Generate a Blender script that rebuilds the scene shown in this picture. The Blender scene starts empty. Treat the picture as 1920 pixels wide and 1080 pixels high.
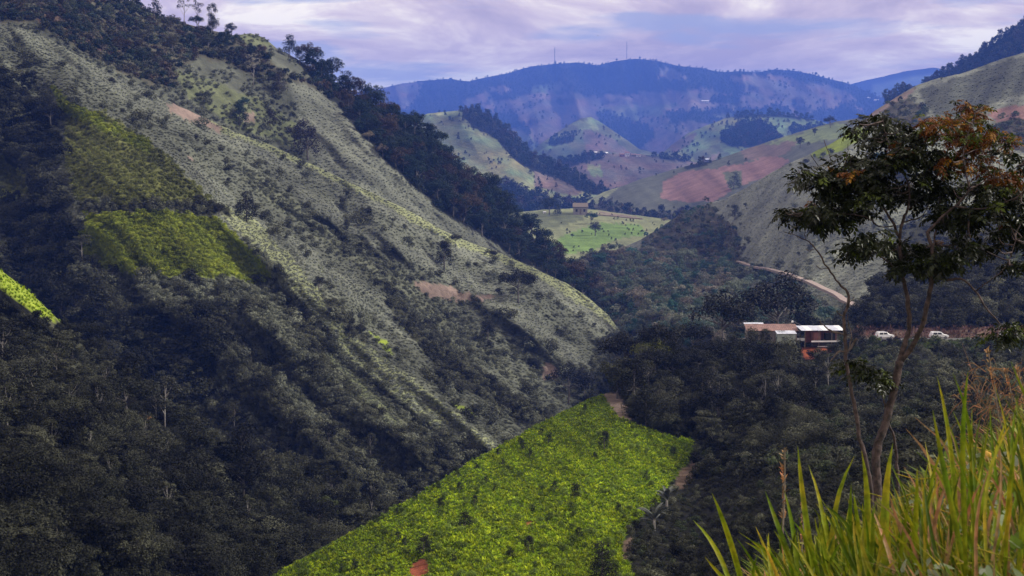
import bpy, bmesh, math, random
import numpy as np
from mathutils import Vector, Matrix

S = bpy.context.scene
COL = S.collection
R = math.radians
random.seed(7)
RNG = np.random.default_rng(7)

# ------------------------------------------------------------------ camera
F = 2637.0                       # focal length in photo pixels (1920 wide)
PITCH = math.atan(240.0 / F)
cam_d = bpy.data.cameras.new('camera')
cam_d.sensor_width = 36.0
cam_d.lens = 36.0 * F / 1920.0
cam_d.clip_start = 0.1
cam_d.clip_end = 60000
cam_d.dof.use_dof = True
cam_d.dof.focus_distance = 220
cam_d.dof.aperture_fstop = 13
cam = bpy.data.objects.new('camera', cam_d)
COL.objects.link(cam)
cam.location = (0, 0, 0)
cam.rotation_euler = (R(90) - PITCH, 0, 0)
S.camera = cam

# ------------------------------------------------------------------ world
SUN_EL, SUN_AZ = R(36), R(92)     # azimuth measured from +Y towards +X
W = bpy.data.worlds.new('World')
S.world = W
W.use_nodes = True
nt = W.node_tree
for n in list(nt.nodes): nt.nodes.remove(n)
def wn(t, **k):
    n = nt.nodes.new(t)
    for a, b in k.items(): setattr(n, a, b)
    return n
out = wn('ShaderNodeOutputWorld')
sky = wn('ShaderNodeTexSky')
sky.sky_type = 'NISHITA'; sky.sun_disc = False
sky.sun_elevation = SUN_EL; sky.sun_rotation = SUN_AZ
bg1 = wn('ShaderNodeBackground'); bg1.inputs['Strength'].default_value = 0.09
nt.links.new(sky.outputs[0], bg1.inputs['Color'])
tc = wn('ShaderNodeTexCoord')
def wmap(scale, loc):
    m = wn('ShaderNodeMapping')
    m.inputs['Scale'].default_value = scale; m.inputs['Location'].default_value = loc
    nt.links.new(tc.outputs['Generated'], m.inputs['Vector'])
    return m
def wnoise(scale, loc, detail, dist=0.0, rough=0.5):
    n = wn('ShaderNodeTexNoise'); n.inputs['Scale'].default_value = 1.0
    n.inputs['Detail'].default_value = detail; n.inputs['Distortion'].default_value = dist
    n.inputs['Roughness'].default_value = rough
    nt.links.new(wmap(scale, loc).outputs[0], n.inputs['Vector'])
    return n
def wramp(src, stops):
    r = wn('ShaderNodeValToRGB')
    e = r.color_ramp.elements
    while len(e) < len(stops): e.new(0.5)
    for i, (p, c) in enumerate(stops):
        e[i].position = p; e[i].color = (c[0], c[1], c[2], 1)
    nt.links.new(src, r.inputs[0])
    return r
n1 = wnoise((7.0, 7.0, 25), (5.1, 1.7, 0.2), 9, 0.55, 0.62)
cl = wramp(n1.outputs['Fac'], [(0.36, (0.70, 0.54, 0.54)), (0.47, (0.98, 0.77, 0.69)),
                               (0.53, (1.22, 1.01, 0.82)), (0.60, (1.64, 1.47, 1.06))])
n2 = wnoise((6.0, 6.0, 46), (8.3, 2.2, 4.1), 7, 0.3)
gap = wramp(n2.outputs['Fac'], [(0.50, (0, 0, 0)), (0.60, (1, 1, 1))])
bl = wn('ShaderNodeMixRGB'); bl.inputs['Color2'].default_value = (0.50, 0.54, 0.68, 1)
mulg = wn('ShaderNodeMath', operation='MULTIPLY'); mulg.inputs[1].default_value = 0.75
nt.links.new(gap.outputs[0], mulg.inputs[0])
nt.links.new(mulg.outputs[0], bl.inputs['Fac']); nt.links.new(cl.outputs[0], bl.inputs['Color1'])
bg2 = wn('ShaderNodeBackground'); bg2.inputs['Strength'].default_value = 1.0
nt.links.new(bl.outputs[0], bg2.inputs['Color'])
mx = wn('ShaderNodeMixShader'); mx.inputs[0].default_value = 0.9
nt.links.new(bg1.outputs[0], mx.inputs[1]); nt.links.new(bg2.outputs[0], mx.inputs[2])
nt.links.new(mx.outputs[0], out.inputs['Surface'])

sun_d = bpy.data.lights.new('sun', 'SUN')
sun_d.energy = 3.9; sun_d.angle = R(7); sun_d.color = (1.0, 0.94, 0.86)
sun = bpy.data.objects.new('sun', sun_d); COL.objects.link(sun)
sdir = Vector((math.sin(SUN_AZ) * math.cos(SUN_EL), math.cos(SUN_AZ) * math.cos(SUN_EL), math.sin(SUN_EL)))
sun.rotation_euler = sdir.to_track_quat('Z', 'Y').to_euler()

S.render.engine = 'CYCLES'
S.view_settings.view_transform = 'Standard'
S.view_settings.look = 'None'
S.view_settings.exposure = 0.2
S.view_settings.gamma = 1.0
S.view_settings.use_curve_mapping = False
S.cycles.max_bounces = 4
S.cycles.diffuse_bounces = 2
S.cycles.volume_bounces = 1

# ------------------------------------------------------------------ helpers
cp_, sp_ = math.cos(PITCH), math.sin(PITCH)
def P(px, py, d):
    """photo pixel + distance along the view axis -> world point(s)"""
    px = np.asarray(px, float); py = np.asarray(py, float); d = np.asarray(d, float)
    a = (px - 960.0) / F; b = (540.0 - py) / F
    return np.stack([d * a, d * (cp_ + b * sp_), d * (-sp_ + b * cp_)], -1)
def pt(px, py, d): return Vector(P(px, py, d).tolist())

def _hash(i, j, k, seed):
    h = (i.astype(np.int64) * 374761393 + j.astype(np.int64) * 668265263 + k.astype(np.int64) * 2147483647 + seed * 974634777) & 0xffffffff
    h = ((h ^ (h >> 13)) * 1274126177) & 0xffffffff
    h = ((h ^ (h >> 16)) * 2246822519) & 0xffffffff
    return ((h ^ (h >> 15)) & 0xffff) / 32767.5 - 1.0
def vnoise(p, seed=0):
    p = np.asarray(p, float); i = np.floor(p); f = p - i; f = f * f * (3 - 2 * f)
    i = i.astype(np.int64); x, y, z = i[..., 0], i[..., 1], i[..., 2]
    r = 0
    for a in (0, 1):
        for b in (0, 1):
            for c in (0, 1):
                w = (f[..., 0] if a else 1 - f[..., 0]) * (f[..., 1] if b else 1 - f[..., 1]) * (f[..., 2] if c else 1 - f[..., 2])
                r = r + w * _hash(x + a, y + b, z + c, seed)
    return r
def fbm(p, seed=0, octaves=4):
    r = 0; a = 1.0; t = 0
    for o in range(octaves):
        r = r + a * vnoise(p * (2.03 ** o), seed + o * 17); t += a; a *= 0.5
    return r / t
def ridged(p, seed=0, octaves=3):
    r = 0; a = 1.0; t = 0
    for o in range(octaves):
        r = r + a * (1 - 2 * np.abs(vnoise(p * (2.03 ** o), seed + o * 31))); t += a; a *= 0.5
    return r / t
def px3(px, py, sx, sy, z=0.0):
    return np.stack([np.asarray(px) / sx, np.asarray(py) / sy, np.full(np.shape(px), z)], -1)

def mesh_obj(name, verts, faces, mats, parent=None, smooth=False, link=True):
    me = bpy.data.meshes.new(name)
    me.from_pydata([tuple(v) for v in verts], [], faces)
    for m in (mats if isinstance(mats, (list, tuple)) else [mats]):
        me.materials.append(m)
    if smooth: me.polygons.foreach_set('use_smooth', [True] * len(me.polygons))
    me.update()
    o = bpy.data.objects.new(name, me)
    if link: COL.objects.link(o)
    if parent: o.parent = parent
    return o
def fast_mesh(name, V, Q, mat, smooth=False):
    """numpy verts + numpy quads/tris"""
    me = bpy.data.meshes.new(name)
    n = Q.shape[1]
    me.vertices.add(len(V)); me.vertices.foreach_set('co', np.asarray(V, np.float32).ravel())
    me.loops.add(Q.size); me.loops.foreach_set('vertex_index', Q.astype(np.int32).ravel())
    me.polygons.add(len(Q))
    me.polygons.foreach_set('loop_start', np.arange(0, Q.size, n, dtype=np.int32))
    me.polygons.foreach_set('loop_total', np.full(len(Q), n, np.int32))
    if smooth: me.polygons.foreach_set('use_smooth', np.ones(len(Q), bool))
    me.materials.append(mat); me.update(calc_edges=True)
    return me
def tag(o, label=None, cat=None, group=None, kind=None):
    if label: o['label'] = label
    if cat: o['category'] = cat
    if group: o['group'] = group
    if kind: o['kind'] = kind
    return o
def empty(name, loc, rz=0, scale=1.0):
    o = bpy.data.objects.new(name, None); o.empty_display_size = 0.5
    o.location = loc; o.rotation_euler = (0, 0, rz); o.scale = (scale,) * 3
    COL.objects.link(o); return o

class MB:
    def __init__(s): s.v = []; s.f = []; s.m = []; s.mi = 0
    def box(s, c, size, rz=0.0, taper=1.0):
        x, y, z = [q / 2 for q in size]; b = len(s.v); ca, sa = math.cos(rz), math.sin(rz)
        for k in (-1, 1):
            t = taper if k > 0 else 1.0
            for (i, j) in ((-1, -1), (1, -1), (1, 1), (-1, 1)):
                X, Y = i * x * t, j * y * t
                s.v.append((c[0] + X * ca - Y * sa, c[1] + X * sa + Y * ca, c[2] + k * z))
        for q in ((0, 3, 2, 1), (4, 5, 6, 7), (0, 1, 5, 4), (1, 2, 6, 5), (2, 3, 7, 6), (3, 0, 4, 7)):
            s.f.append(tuple(b + i for i in q)); s.m.append(s.mi)
        return s
    def tube(s, pts, rad, sides=6, cap=True):
        pts = [Vector(p) for p in pts]; b = len(s.v); n = len(pts)
        ref = Vector((0.31, 0.2, 0.93)).normalized()
        for i, p in enumerate(pts):
            t = (pts[min(i + 1, n - 1)] - pts[max(i - 1, 0)]).normalized()
            a = t.cross(ref)
            if a.length < 1e-4: a = t.cross(Vector((1, 0, 0)))
            a.normalize(); c = t.cross(a)
            r = rad[i] if isinstance(rad, (list, tuple)) else rad
            for k in range(sides):
                th = 2 * math.pi * k / sides
                s.v.append(tuple(p + a * (math.cos(th) * r) + c * (math.sin(th) * r)))
        for i in range(n - 1):
            for k in range(sides):
                k2 = (k + 1) % sides
                s.f.append((b + i * sides + k, b + i * sides + k2, b + (i + 1) * sides + k2, b + (i + 1) * sides + k)); s.m.append(s.mi)
        if cap:
            s.f.append(tuple(b + k for k in range(sides))[::-1]); s.m.append(s.mi)
            s.f.append(tuple(b + (n - 1) * sides + k for k in range(sides))); s.m.append(s.mi)
        return s
    def build(s, name, mats, parent=None, smooth=False, link=True):
        o = mesh_obj(name, s.v, s.f, mats, parent, smooth, link)
        if any(s.m): o.data.polygons.foreach_set('material_index', s.m)
        return o

# ------------------------------------------------------------------ materials
def mat_new(name):
    m = bpy.data.materials.new(name); m.use_nodes = True
    return m, m.node_tree, m.node_tree.nodes['Principled BSDF']
def mixrgb(t, mode, fac, a, b):
    n = t.nodes.new('ShaderNodeMixRGB'); n.blend_type = mode
    for key, v in (('Fac', fac), ('Color1', a), ('Color2', b)):
        if hasattr(v, 'is_linked') or hasattr(v, 'links'): t.links.new(v, n.inputs[key])
        elif isinstance(v, (int, float)): n.inputs[key].default_value = v
        else: n.inputs[key].default_value = (v[0], v[1], v[2], 1)
    return n.outputs[0]
def noise_fac(t, scale, detail=4, coord='Object', lo=0.35, hi=0.65, rough=0.55):
    c = t.nodes.new('ShaderNodeTexCoord'); n = t.nodes.new('ShaderNodeTexNoise')
    n.inputs['Scale'].default_value = scale; n.inputs['Detail'].default_value = detail
    n.inputs['Roughness'].default_value = rough
    t.links.new(c.outputs[coord], n.inputs['Vector'])
    r = t.nodes.new('ShaderNodeMapRange'); r.inputs['From Min'].default_value = lo; r.inputs['From Max'].default_value = hi
    t.links.new(n.outputs['Fac'], r.inputs['Value'])
    return r.outputs[0], n.outputs['Fac']
def simple(name, col, col2=None, scale=3.0, rough=0.7, bump=0.0, metallic=0.0):
    m, t, b = mat_new(name)
    b.inputs['Roughness'].default_value = rough; b.inputs['Metallic'].default_value = metallic
    f, raw = noise_fac(t, scale)
    t.links.new(mixrgb(t, 'MIX', f, col, col2 or [c * 0.75 for c in col]), b.inputs['Base Color'])
    if bump:
        bp = t.nodes.new('ShaderNodeBump'); bp.inputs['Strength'].default_value = bump
        bp.inputs['Distance'].default_value = 0.05
        t.links.new(raw, bp.inputs['Height']); t.links.new(bp.outputs[0], b.inputs['Normal'])
    return m
def terrain_mat(name, s1, s2, bump_d):
    m, t, b = mat_new(name)
    b.inputs['Roughness'].default_value = 0.95; b.inputs['Specular IOR Level'].default_value = 0.1
    a = t.nodes.new('ShaderNodeAttribute'); a.attribute_name = 'cover'
    f1, r1 = noise_fac(t, s1, 6, lo=0.25, hi=0.75, rough=0.65)
    f2, r2 = noise_fac(t, s2, 5, lo=0.25, hi=0.75, rough=0.7)
    v1 = mixrgb(t, 'MIX', f1, (0.62, 0.62, 0.62), (1.38, 1.36, 1.3))
    v2 = mixrgb(t, 'MIX', f2, (0.6, 0.62, 0.6), (1.4, 1.38, 1.35))
    c = mixrgb(t, 'MULTIPLY', 1.0, a.outputs['Color'], v1)
    c = mixrgb(t, 'MULTIPLY', 1.0, c, v2)
    t.links.new(c, b.inputs['Base Color'])
    bp = t.nodes.new('ShaderNodeBump'); bp.inputs['Strength'].default_value = 0.9
    bp.inputs['Distance'].default_value = bump_d
    t.links.new(r2, bp.inputs['Height']); t.links.new(bp.outputs[0], b.inputs['Normal'])
    return m
def leaf_mat(name, source, transl=0.25, rough=0.6, vary=0.35, mottle=0.0):
    """source: 'INSTANCER' (tint attribute of the plant) or 'OBJECT' (object colour) or an rgb"""
    m, t, b = mat_new(name)
    if source == 'INSTANCER':
        a = t.nodes.new('ShaderNodeAttribute'); a.attribute_type = 'INSTANCER'; a.attribute_name = 'tint'
        base = a.outputs['Color']
    elif source == 'OBJECT':
        a = t.nodes.new('ShaderNodeObjectInfo'); base = a.outputs['Color']
    else:
        a = t.nodes.new('ShaderNodeRGB'); a.outputs[0].default_value = (*source, 1); base = a.outputs[0]
    g = t.nodes.new('ShaderNodeNewGeometry')
    v = t.nodes.new('ShaderNodeMapRange'); v.inputs['To Min'].default_value = 1 - vary; v.inputs['To Max'].default_value = 1 + vary
    t.links.new(g.outputs['Random Per Island'], v.inputs['Value'])
    vm = t.nodes.new('ShaderNodeCombineColor')
    for k in range(3): t.links.new(v.outputs[0], vm.inputs[k])
    c = mixrgb(t, 'MULTIPLY', 1.0, base, vm.outputs[0])
    if mottle:
        f, raw = noise_fac(t, mottle, 4, lo=0.45, hi=0.72)
        c = mixrgb(t, 'MIX', f, c, mixrgb(t, 'MULTIPLY', 1.0, c, (1.9, 1.15, 1.2)))
        f, raw = noise_fac(t, mottle * 4.3, 3, lo=0.4, hi=0.7)
        c = mixrgb(t, 'MIX', f, c, mixrgb(t, 'MULTIPLY', 1.0, c, (0.45, 0.5, 0.5)))
    t.links.new(c, b.inputs['Base Color'])
    b.inputs['Roughness'].default_value = rough; b.inputs['Specular IOR Level'].default_value = 0.12
    if transl:
        tr = t.nodes.new('ShaderNodeBsdfTranslucent'); t.links.new(c, tr.inputs['Color'])
        mx = t.nodes.new('ShaderNodeMixShader'); mx.inputs[0].default_value = transl
        o = t.nodes['Material Output']
        t.links.new(b.outputs[0], mx.inputs[1]); t.links.new(tr.outputs[0], mx.inputs[2]); t.links.new(mx.outputs[0], o.inputs['Surface'])
    return m
M = dict(
    near_ground=terrain_mat('near_ground', 1.2, 9.0, 0.05),
    ground=terrain_mat('hillside_ground', 0.05, 0.5, 0.8),
    far_ground=terrain_mat('far_hillside_ground', 0.008, 0.07, 10.0),
    leaf_i=leaf_mat('shrub_leaves', 'INSTANCER'),
    leaf_o=leaf_mat('tree_leaves', 'OBJECT', 0.15),
    bark=simple('bark', (0.16, 0.145, 0.13), (0.05, 0.042, 0.038), 4.0, 0.9, 0.5),
    pale_bark=simple('pale_bark', (0.30, 0.28, 0.25), (0.14, 0.13, 0.12), 4.0, 0.9, 0.5),
    road=simple('dirt_road', (0.36, 0.29, 0.25), (0.26, 0.20, 0.17), 0.4, 0.95),
    asphalt=simple('asphalt', (0.10, 0.095, 0.09), (0.07, 0.065, 0.06), 0.8, 0.9),
    white_paint=simple('white_paint', (0.78, 0.78, 0.78), (0.7, 0.7, 0.7), 1.0, 0.3),
    glass=simple('dark_glass', (0.02, 0.025, 0.03), (0.03, 0.03, 0.035), 1.0, 0.1),
    tyre=simple('tyre', (0.02, 0.02, 0.02), None, 5, 0.8),
    zinc=simple('zinc_sheet', (0.62, 0.66, 0.74), (0.42, 0.44, 0.50), 1.5, 0.5, 0, 0.1),
    rust=simple('rusty_sheet', (0.26, 0.15, 0.125), (0.15, 0.085, 0.07), 0.8, 0.7),
    cream=simple('cream_wall', (0.30, 0.27, 0.235), (0.19, 0.165, 0.145), 0.8, 0.9),
    pinkwall=simple('red_brown_wall', (0.30, 0.13, 0.10), (0.18, 0.08, 0.07), 0.8, 0.9),
    darkin=simple('dark_interior', (0.02, 0.018, 0.016), None, 1, 0.9),
    wood=simple('weathered_wood', (0.20, 0.16, 0.12), (0.11, 0.09, 0.07), 3, 0.9),
    white=simple('whitewash', (0.8, 0.8, 0.8), (0.66, 0.66, 0.66), 0.7, 0.8),
    steel=simple('mast_steel', (0.22, 0.22, 0.25), None, 1, 0.5),
    red=simple('red_lamp', (0.5, 0.03, 0.02), None, 1, 0.4),
)

# ------------------------------------------------------------------ terrain sheets
def inpoly(px, py, poly):
    inside = np.zeros(np.shape(px), bool); n = len(poly)
    for i in range(n):
        x1, y1 = poly[i]; x2, y2 = poly[(i + 1) % n]
        if y1 == y2: continue
        c = ((y1 > py) != (y2 > py)) & (px < (x2 - x1) * (py - y1) / (y2 - y1) + x1)
        inside ^= c
    return inside

COVER = {   # ground colour of each land cover
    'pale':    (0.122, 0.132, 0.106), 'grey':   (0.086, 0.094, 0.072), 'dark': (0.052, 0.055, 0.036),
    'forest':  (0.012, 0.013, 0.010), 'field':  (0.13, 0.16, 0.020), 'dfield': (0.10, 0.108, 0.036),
    'bare':    (0.190, 0.145, 0.125), 'red':    (0.26, 0.075, 0.040), 'bright': (0.05, 0.085, 0.004),
    'grass':   (0.105, 0.120, 0.065), 'brown':  (0.120, 0.085, 0.065), 'scrub': (0.070, 0.068, 0.048), 'silver': (0.170, 0.184, 0.148), 'mid': (0.092, 0.100, 0.070),
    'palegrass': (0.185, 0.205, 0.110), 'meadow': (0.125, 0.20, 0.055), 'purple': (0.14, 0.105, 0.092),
    'pinkfield': (0.21, 0.125, 0.115), 'lush': (0.20, 0.26, 0.03), 'rock': (0.25, 0.24, 0.22),
    'pgreen': (0.16, 0.20, 0.09),
}
DSC = {'far_ridge': 1.85, 'far_mountain': 1.85, 'far_knoll': 1.6, 'green_knoll': 1.6, 'house_terrace': 1.5, 'pale_hill': 1.45, 'top_right_ridge': 1.5, 'brown_hill': 1.3}
class Sheet:
    def __init__(s, name, top, bot, ctrl, step, default, polys=(), amp=0.02, L=80.0, ribs=None,
                 back=(60, 40), spurs=(), mat='ground', edge=8.0, smooth=0.0, wob=2.0, seed=0, reach=None, label=None):
        s.name = name; s.seed = seed; s.top = np.array(top, float); s.bot = np.array(bot, float)
        s.spurs = spurs; s.default = default; s.polys = polys; s.amp = amp; s.L = L; s.ribs = ribs; s.edge = edge; s.wob = wob
        s.ds = DSC.get(name, 1.0); s.L = L * s.ds; back = (back[0] * s.ds, back[1] * s.ds)
        c = np.array(ctrl, float); c[:, 2] *= s.ds; s.c = c[:, :2] / 1000.0
        y = np.log(c[:, 2]); n = len(c)
        K = s._k(s.c, s.c) + np.eye(n) * 1e-4
        A = np.zeros((n + 3, n + 3)); A[:n, :n] = K; A[:n, n] = 1; A[:n, n + 1:] = s.c; A[n:, :n] = A[:n, n:].T
        s.w = np.linalg.solve(A, np.concatenate([y, np.zeros(3)]))
        s.lo, s.hi = c[:, 2].min() * 0.8, c[:, 2].max() * 1.25
        x0, x1 = s.top[0, 0], s.top[-1, 0]
        nu = int((x1 - x0) / step) + 1
        xs = np.linspace(x0, x1, nu)
        yt = s.ytop(xs); yb = s.ybot(xs)
        nv = max(6, int(np.max(yb - yt) / step))
        t = np.linspace(0, 1, nv)[:, None]
        PX = np.repeat(xs[None], nv, 0); PY = yt[None] * (1 - t) + yb[None] * t
        D = s.depth(PX, PY); V = s_pts = P(PX, PY, D)
        # the far side of the crest falls away out of sight
        rows = []
        for k, q in enumerate((0.04, 0.15, 0.45, 1.0)):
            b = V[0].copy(); dirn = b[:, :2] / np.linalg.norm(b[:, :2], axis=1)[:, None]
            b[:, :2] += dirn * back[0] * q; b[:, 2] -= back[1] * q ** (0.8 if name == 'near_bank' else 1.3)
            rows.append(b)
        V = np.concatenate([np.array(rows[::-1]), V], 0)
        nr = V.shape[0]
        idx = np.arange(nr * nu).reshape(nr, nu)
        Q = np.stack([idx[:-1, :-1].ravel(), idx[1:, :-1].ravel(), idx[1:, 1:].ravel(), idx[:-1, 1:].ravel()], 1)
        me = fast_mesh(name, V.reshape(-1, 3), Q, M[mat], True)
        cls = s.cover(PX.ravel(), PY.ravel())
        keys = list(COVER); lut = np.array([COVER[k] for k in keys])
        C = lut[cls].reshape(nv, nu, 3) * (1 + 0.35 * s.streak(PX, PY))[..., None]
        if mat == 'far_ground':      # small plots of different crops
            q = np.floor(3.2 * fbm(px3(PX + 0.6 * PY, PY, 34, 15, s.seed), 90, 3)); q2 = np.floor(3.0 * fbm(px3(PX - 0.8 * PY, PY, 26, 12, s.seed + 4), 91, 2))
            C = C * (1 + 0.17 * q)[..., None] * np.stack([1 + 0.08 * q2, 1 - 0.02 * q2, 1 - 0.05 * q2], -1)
            C = np.clip(C, 0.005, 0.6)
        C = np.concatenate([np.repeat(C[:1], 4, 0), C], 0).reshape(-1, 3)
        at = me.attributes.new('cover', 'FLOAT_COLOR', 'POINT')
        at.data.foreach_set('color', np.concatenate([C, np.ones((len(C), 1))], 1).astype(np.float32).ravel())
        s.obj = bpy.data.objects.new(name, me); COL.objects.link(s.obj)
        s.obj['kind'] = 'structure'
        if label: s.obj['label'] = label
    def _k(s, a, b):
        r = np.sqrt(((a[:, None] - b[None]) ** 2).sum(-1)) + 1e-9
        return r * r * np.log(r)
    def ytop(s, x):
        y = np.interp(x, s.top[:, 0], s.top[:, 1])
        return y + s.wob * fbm(px3(x, x * 0, 30, 1, s.seed + 0.5), 5, 4)
    def ybot(s, x): return np.interp(x, s.bot[:, 0], s.bot[:, 1])
    def base(s, px, py):
        px = np.asarray(px, float); shp = px.shape
        q = np.stack([px.ravel(), np.asarray(py, float).ravel()], 1) / 1000.0
        out = np.empty(len(q))
        for i in range(0, len(q), 20000):
            b = q[i:i + 20000]
            out[i:i + 20000] = s._k(b, s.c) @ s.w[:-3] + s.w[-3] + b @ s.w[-2:]
        return np.clip(np.exp(out), s.lo, s.hi).reshape(shp)
    def depth(s, px, py):
        D = s.base(px, py)
        if s.amp:
            D = D * (1 + s.amp * fbm(P(px, py, D) / s.L, s.seed, 5))
        for poly, wd, am in s.spurs:      # individual spines running down the slope
            best = np.full(np.shape(px), 1e9)
            qx = px + 9 * fbm(px3(px, py, 70, 70, 2.2), 8, 2); qy = py + 9 * fbm(px3(px, py, 70, 70, 5.2), 9, 2)
            for (x1, y1), (x2, y2) in zip(poly[:-1], poly[1:]):
                dx, dy = x2 - x1, y2 - y1; t = np.clip(((qx - x1) * dx + (qy - y1) * dy) / (dx * dx + dy * dy), 0, 1)
                best = np.minimum(best, np.hypot(qx - x1 - t * dx, qy - y1 - t * dy))
            D = D - am * np.clip(1 - best / wd, 0, 1) ** 1.5
        if s.ribs:
            ang, across, along, a = s.ribs
            c, n = math.cos(ang), math.sin(ang)
            u = px * c + py * n; v = -px * n + py * c
            wv = v + 26 * fbm(px3(px, py, 150, 150, s.seed), 3, 3)
            D = D * (1 - a * ridged(px3(u, wv, along, across, s.seed + 3), s.seed + 9, 4))
        return D
    def surf(s, px, py): return P(px, py, s.depth(px, py))
    def cover(s, px, py):
        keys = list(COVER); r = np.full(np.shape(px), keys.index(s.default))
        e = s.edge
        qx = px + e * fbm(px3(px, py, 22, 22, 1.5), 41, 3) + e * 0.5 * fbm(px3(px, py, 7, 7, 1.5), 42, 2)
        qy = py + e * fbm(px3(px, py, 22, 22, 7.5), 43, 3) + e * 0.5 * fbm(px3(px, py, 7, 7, 7.5), 44, 2)
        for k, poly in s.polys: r[inpoly(qx, qy, poly)] = keys.index(k)
        return r
    def streak(s, px, py):      # plant growth follows the fall line of the slope
        ang = s.ribs[0] if s.ribs else R(40)
        c, n = math.cos(ang), math.sin(ang); u = px * c + py * n; v = -px * n + py * c
        v = v + 10 * fbm(px3(px, py, 90, 90, s.seed), 3, 2)
        return np.clip(1.6 * fbm(px3(u, v, 120, 13, s.seed + 0.7), 60, 3) + 0.9 * fbm(px3(px, py, 110, 70, s.seed), 61, 3), -1, 1)
    def is_cover(s, px, py, names):
        keys = list(COVER); c = s.cover(px, py)
        return np.isin(c, [keys.index(n) for n in names])
# ------------------------------------------------------------------ the land, far to near
gm = fast_mesh('ground', [(-30000, -3000, -185), (30000, -3000, -185), (30000, 40000, -185), (-30000, 40000, -185)], np.array([[0, 1, 2, 3]]), M['far_ground'])
at = gm.attributes.new('cover', 'FLOAT_COLOR', 'POINT'); at.data.foreach_set('color', [0.07, 0.075, 0.06, 1] * 4)
ground = bpy.data.objects.new('ground', gm); COL.objects.link(ground); ground['kind'] = 'structure'

SH = {}
SH['far_ridge'] = Sheet('far_ridge',
    [(560, 210), (700, 168), (740, 163), (800, 155), (900, 160), (1100, 170), (1400, 190), (1560, 165), (1600, 156), (1660, 142), (1700, 133), (1750, 127), (1800, 138), (1860, 140), (2000, 150)],
    [(560, 330), (2000, 330)],
    [(560, 200, 8200), (1000, 180, 8500), (1700, 135, 8000), (2000, 150, 8000), (560, 330, 5800), (1700, 230, 6300), (1200, 330, 6000), (2000, 330, 5500), (1600, 200, 7000)],
    8, 'forest', [('bare', [(715, 170), (800, 165), (800, 185), (760, 195)]), ('grass', [(1640, 160), (1770, 135), (1800, 170), (1700, 200), (1640, 190)]),
                  ('purple', [(1600, 190), (1700, 175), (1700, 230), (1600, 225)])], amp=0.02, L=700, back=(900, 500), mat='far_ground', edge=5)
far_polys = [
    ('purple', [(640, 160), (778, 148), (790, 165), (775, 200), (700, 210), (640, 200)]),
    ('purple', [(860, 205), (960, 185), (1020, 170), (1120, 180), (1300, 165), (1400, 180), (1500, 190), (1620, 205), (1640, 260), (1500, 300), (1300, 280), (1200, 310), (900, 320), (860, 260)]),
    ('bare', [(915, 172), (945, 160), (958, 168), (930, 180)]),
    ('bare', [(1225, 140), (1262, 128), (1290, 150), (1250, 150)]),
    ('grass', [(1000, 165), (1060, 152), (1068, 165), (1000, 180)]),
    ('purple', [(870, 188), (905, 172), (930, 185), (880, 200)]),
    ('purple', [(1370, 145), (1440, 140), (1560, 160), (1610, 190), (1530, 200), (1400, 175)]),
    ('forest', [(1090, 178), (1160, 175), (1230, 160), (1255, 120), (1120, 120), (1080, 150)]),
    ('grass', [(1120, 210), (1180, 195), (1280, 200), (1200, 225)]),
    ('forest', [(1240, 215), (1330, 205), (1480, 200), (1480, 215), (1330, 232), (1250, 235)]),
    ('forest', [(1120, 212), (1180, 220), (1230, 250), (1180, 290), (1130, 270)]),
    ('forest', [(870, 195), (960, 215), (1000, 250), (950, 240), (880, 225)]),
    ('forest', [(1340, 175), (1395, 180), (1380, 200), (1340, 195)]),
    ('forest', [(1500, 215), (1580, 200), (1640, 215), (1600, 240), (1500, 235)]),
    ('grass', [(940, 245), (1000, 250), (1010, 285), (960, 280)]),
    ('grass', [(1330, 215), (1420, 220), (1380, 240)]),
]
SH['far_mountain'] = Sheet('far_mountain',
    [(560, 200), (640, 178), (700, 168), (760, 156), (800, 150), (850, 149), (880, 152), (930, 142), (960, 135), (1000, 124), (1040, 119), (1090, 117), (1120, 121), (1150, 115), (1190, 111), (1230, 114), (1260, 121), (1310, 128), (1345, 134), (1390, 133), (1420, 136), (1450, 131), (1480, 131), (1520, 139), (1560, 149), (1600, 160), (1640, 178), (1700, 200), (1800, 230), (2000, 260)],
    [(560, 360), (2000, 360)],
    [(560, 195, 6500), (800, 152, 6300), (1040, 120, 6100), (1190, 112, 6000), (1450, 132, 5800), (1620, 165, 6000), (2000, 260, 5500),
     (700, 230, 5300), (950, 210, 5100), (1100, 170, 5500), (1080, 240, 4500), (1250, 200, 5000), (1180, 260, 4300), (1400, 190, 4900), (1500, 210, 5000), (1350, 250, 4200), (1000, 290, 3900),
     (560, 360, 3600), (900, 360, 3500), (1200, 360, 3400), (1600, 360, 3500), (2000, 360, 3500), (1290, 230, 4300), (1560, 200, 5300)],
    5, 'forest', far_polys, amp=0.06, L=520, ribs=(R(72), 52, 180, 0.085), back=(800, 500), mat='far_ground', edge=13, wob=2.5, seed=3)
SH['far_knoll'] = Sheet('far_knoll',
    [(960, 320), (990, 290), (1010, 272), (1040, 252), (1070, 232), (1090, 222), (1108, 220), (1130, 232), (1160, 252), (1200, 280), (1250, 292), (1300, 300), (1400, 330)],
    [(960, 360), (1400, 370)],
    [(960, 320, 3500), (1090, 222, 3600), (1200, 280, 3300), (1400, 330, 3000), (1050, 300, 3050), (1130, 300, 2950), (960, 360, 2700), (1400, 370, 2600), (1180, 340, 2700), (1010, 275, 3300)],
    4, 'grass', [('pgreen', [(1000, 290), (1040, 262), (1048, 262), (1010, 300), (990, 310)]), ('purple', [(1090, 235), (1150, 260), (1190, 290), (1100, 285)]),
                 ('forest', [(1020, 268), (1080, 250), (1075, 268), (1035, 275)]), ('pgreen', [(1070, 232), (1110, 222), (1125, 238), (1090, 245)])], amp=0.02, L=250, back=(300, 200), mat='far_ground', edge=4)
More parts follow.
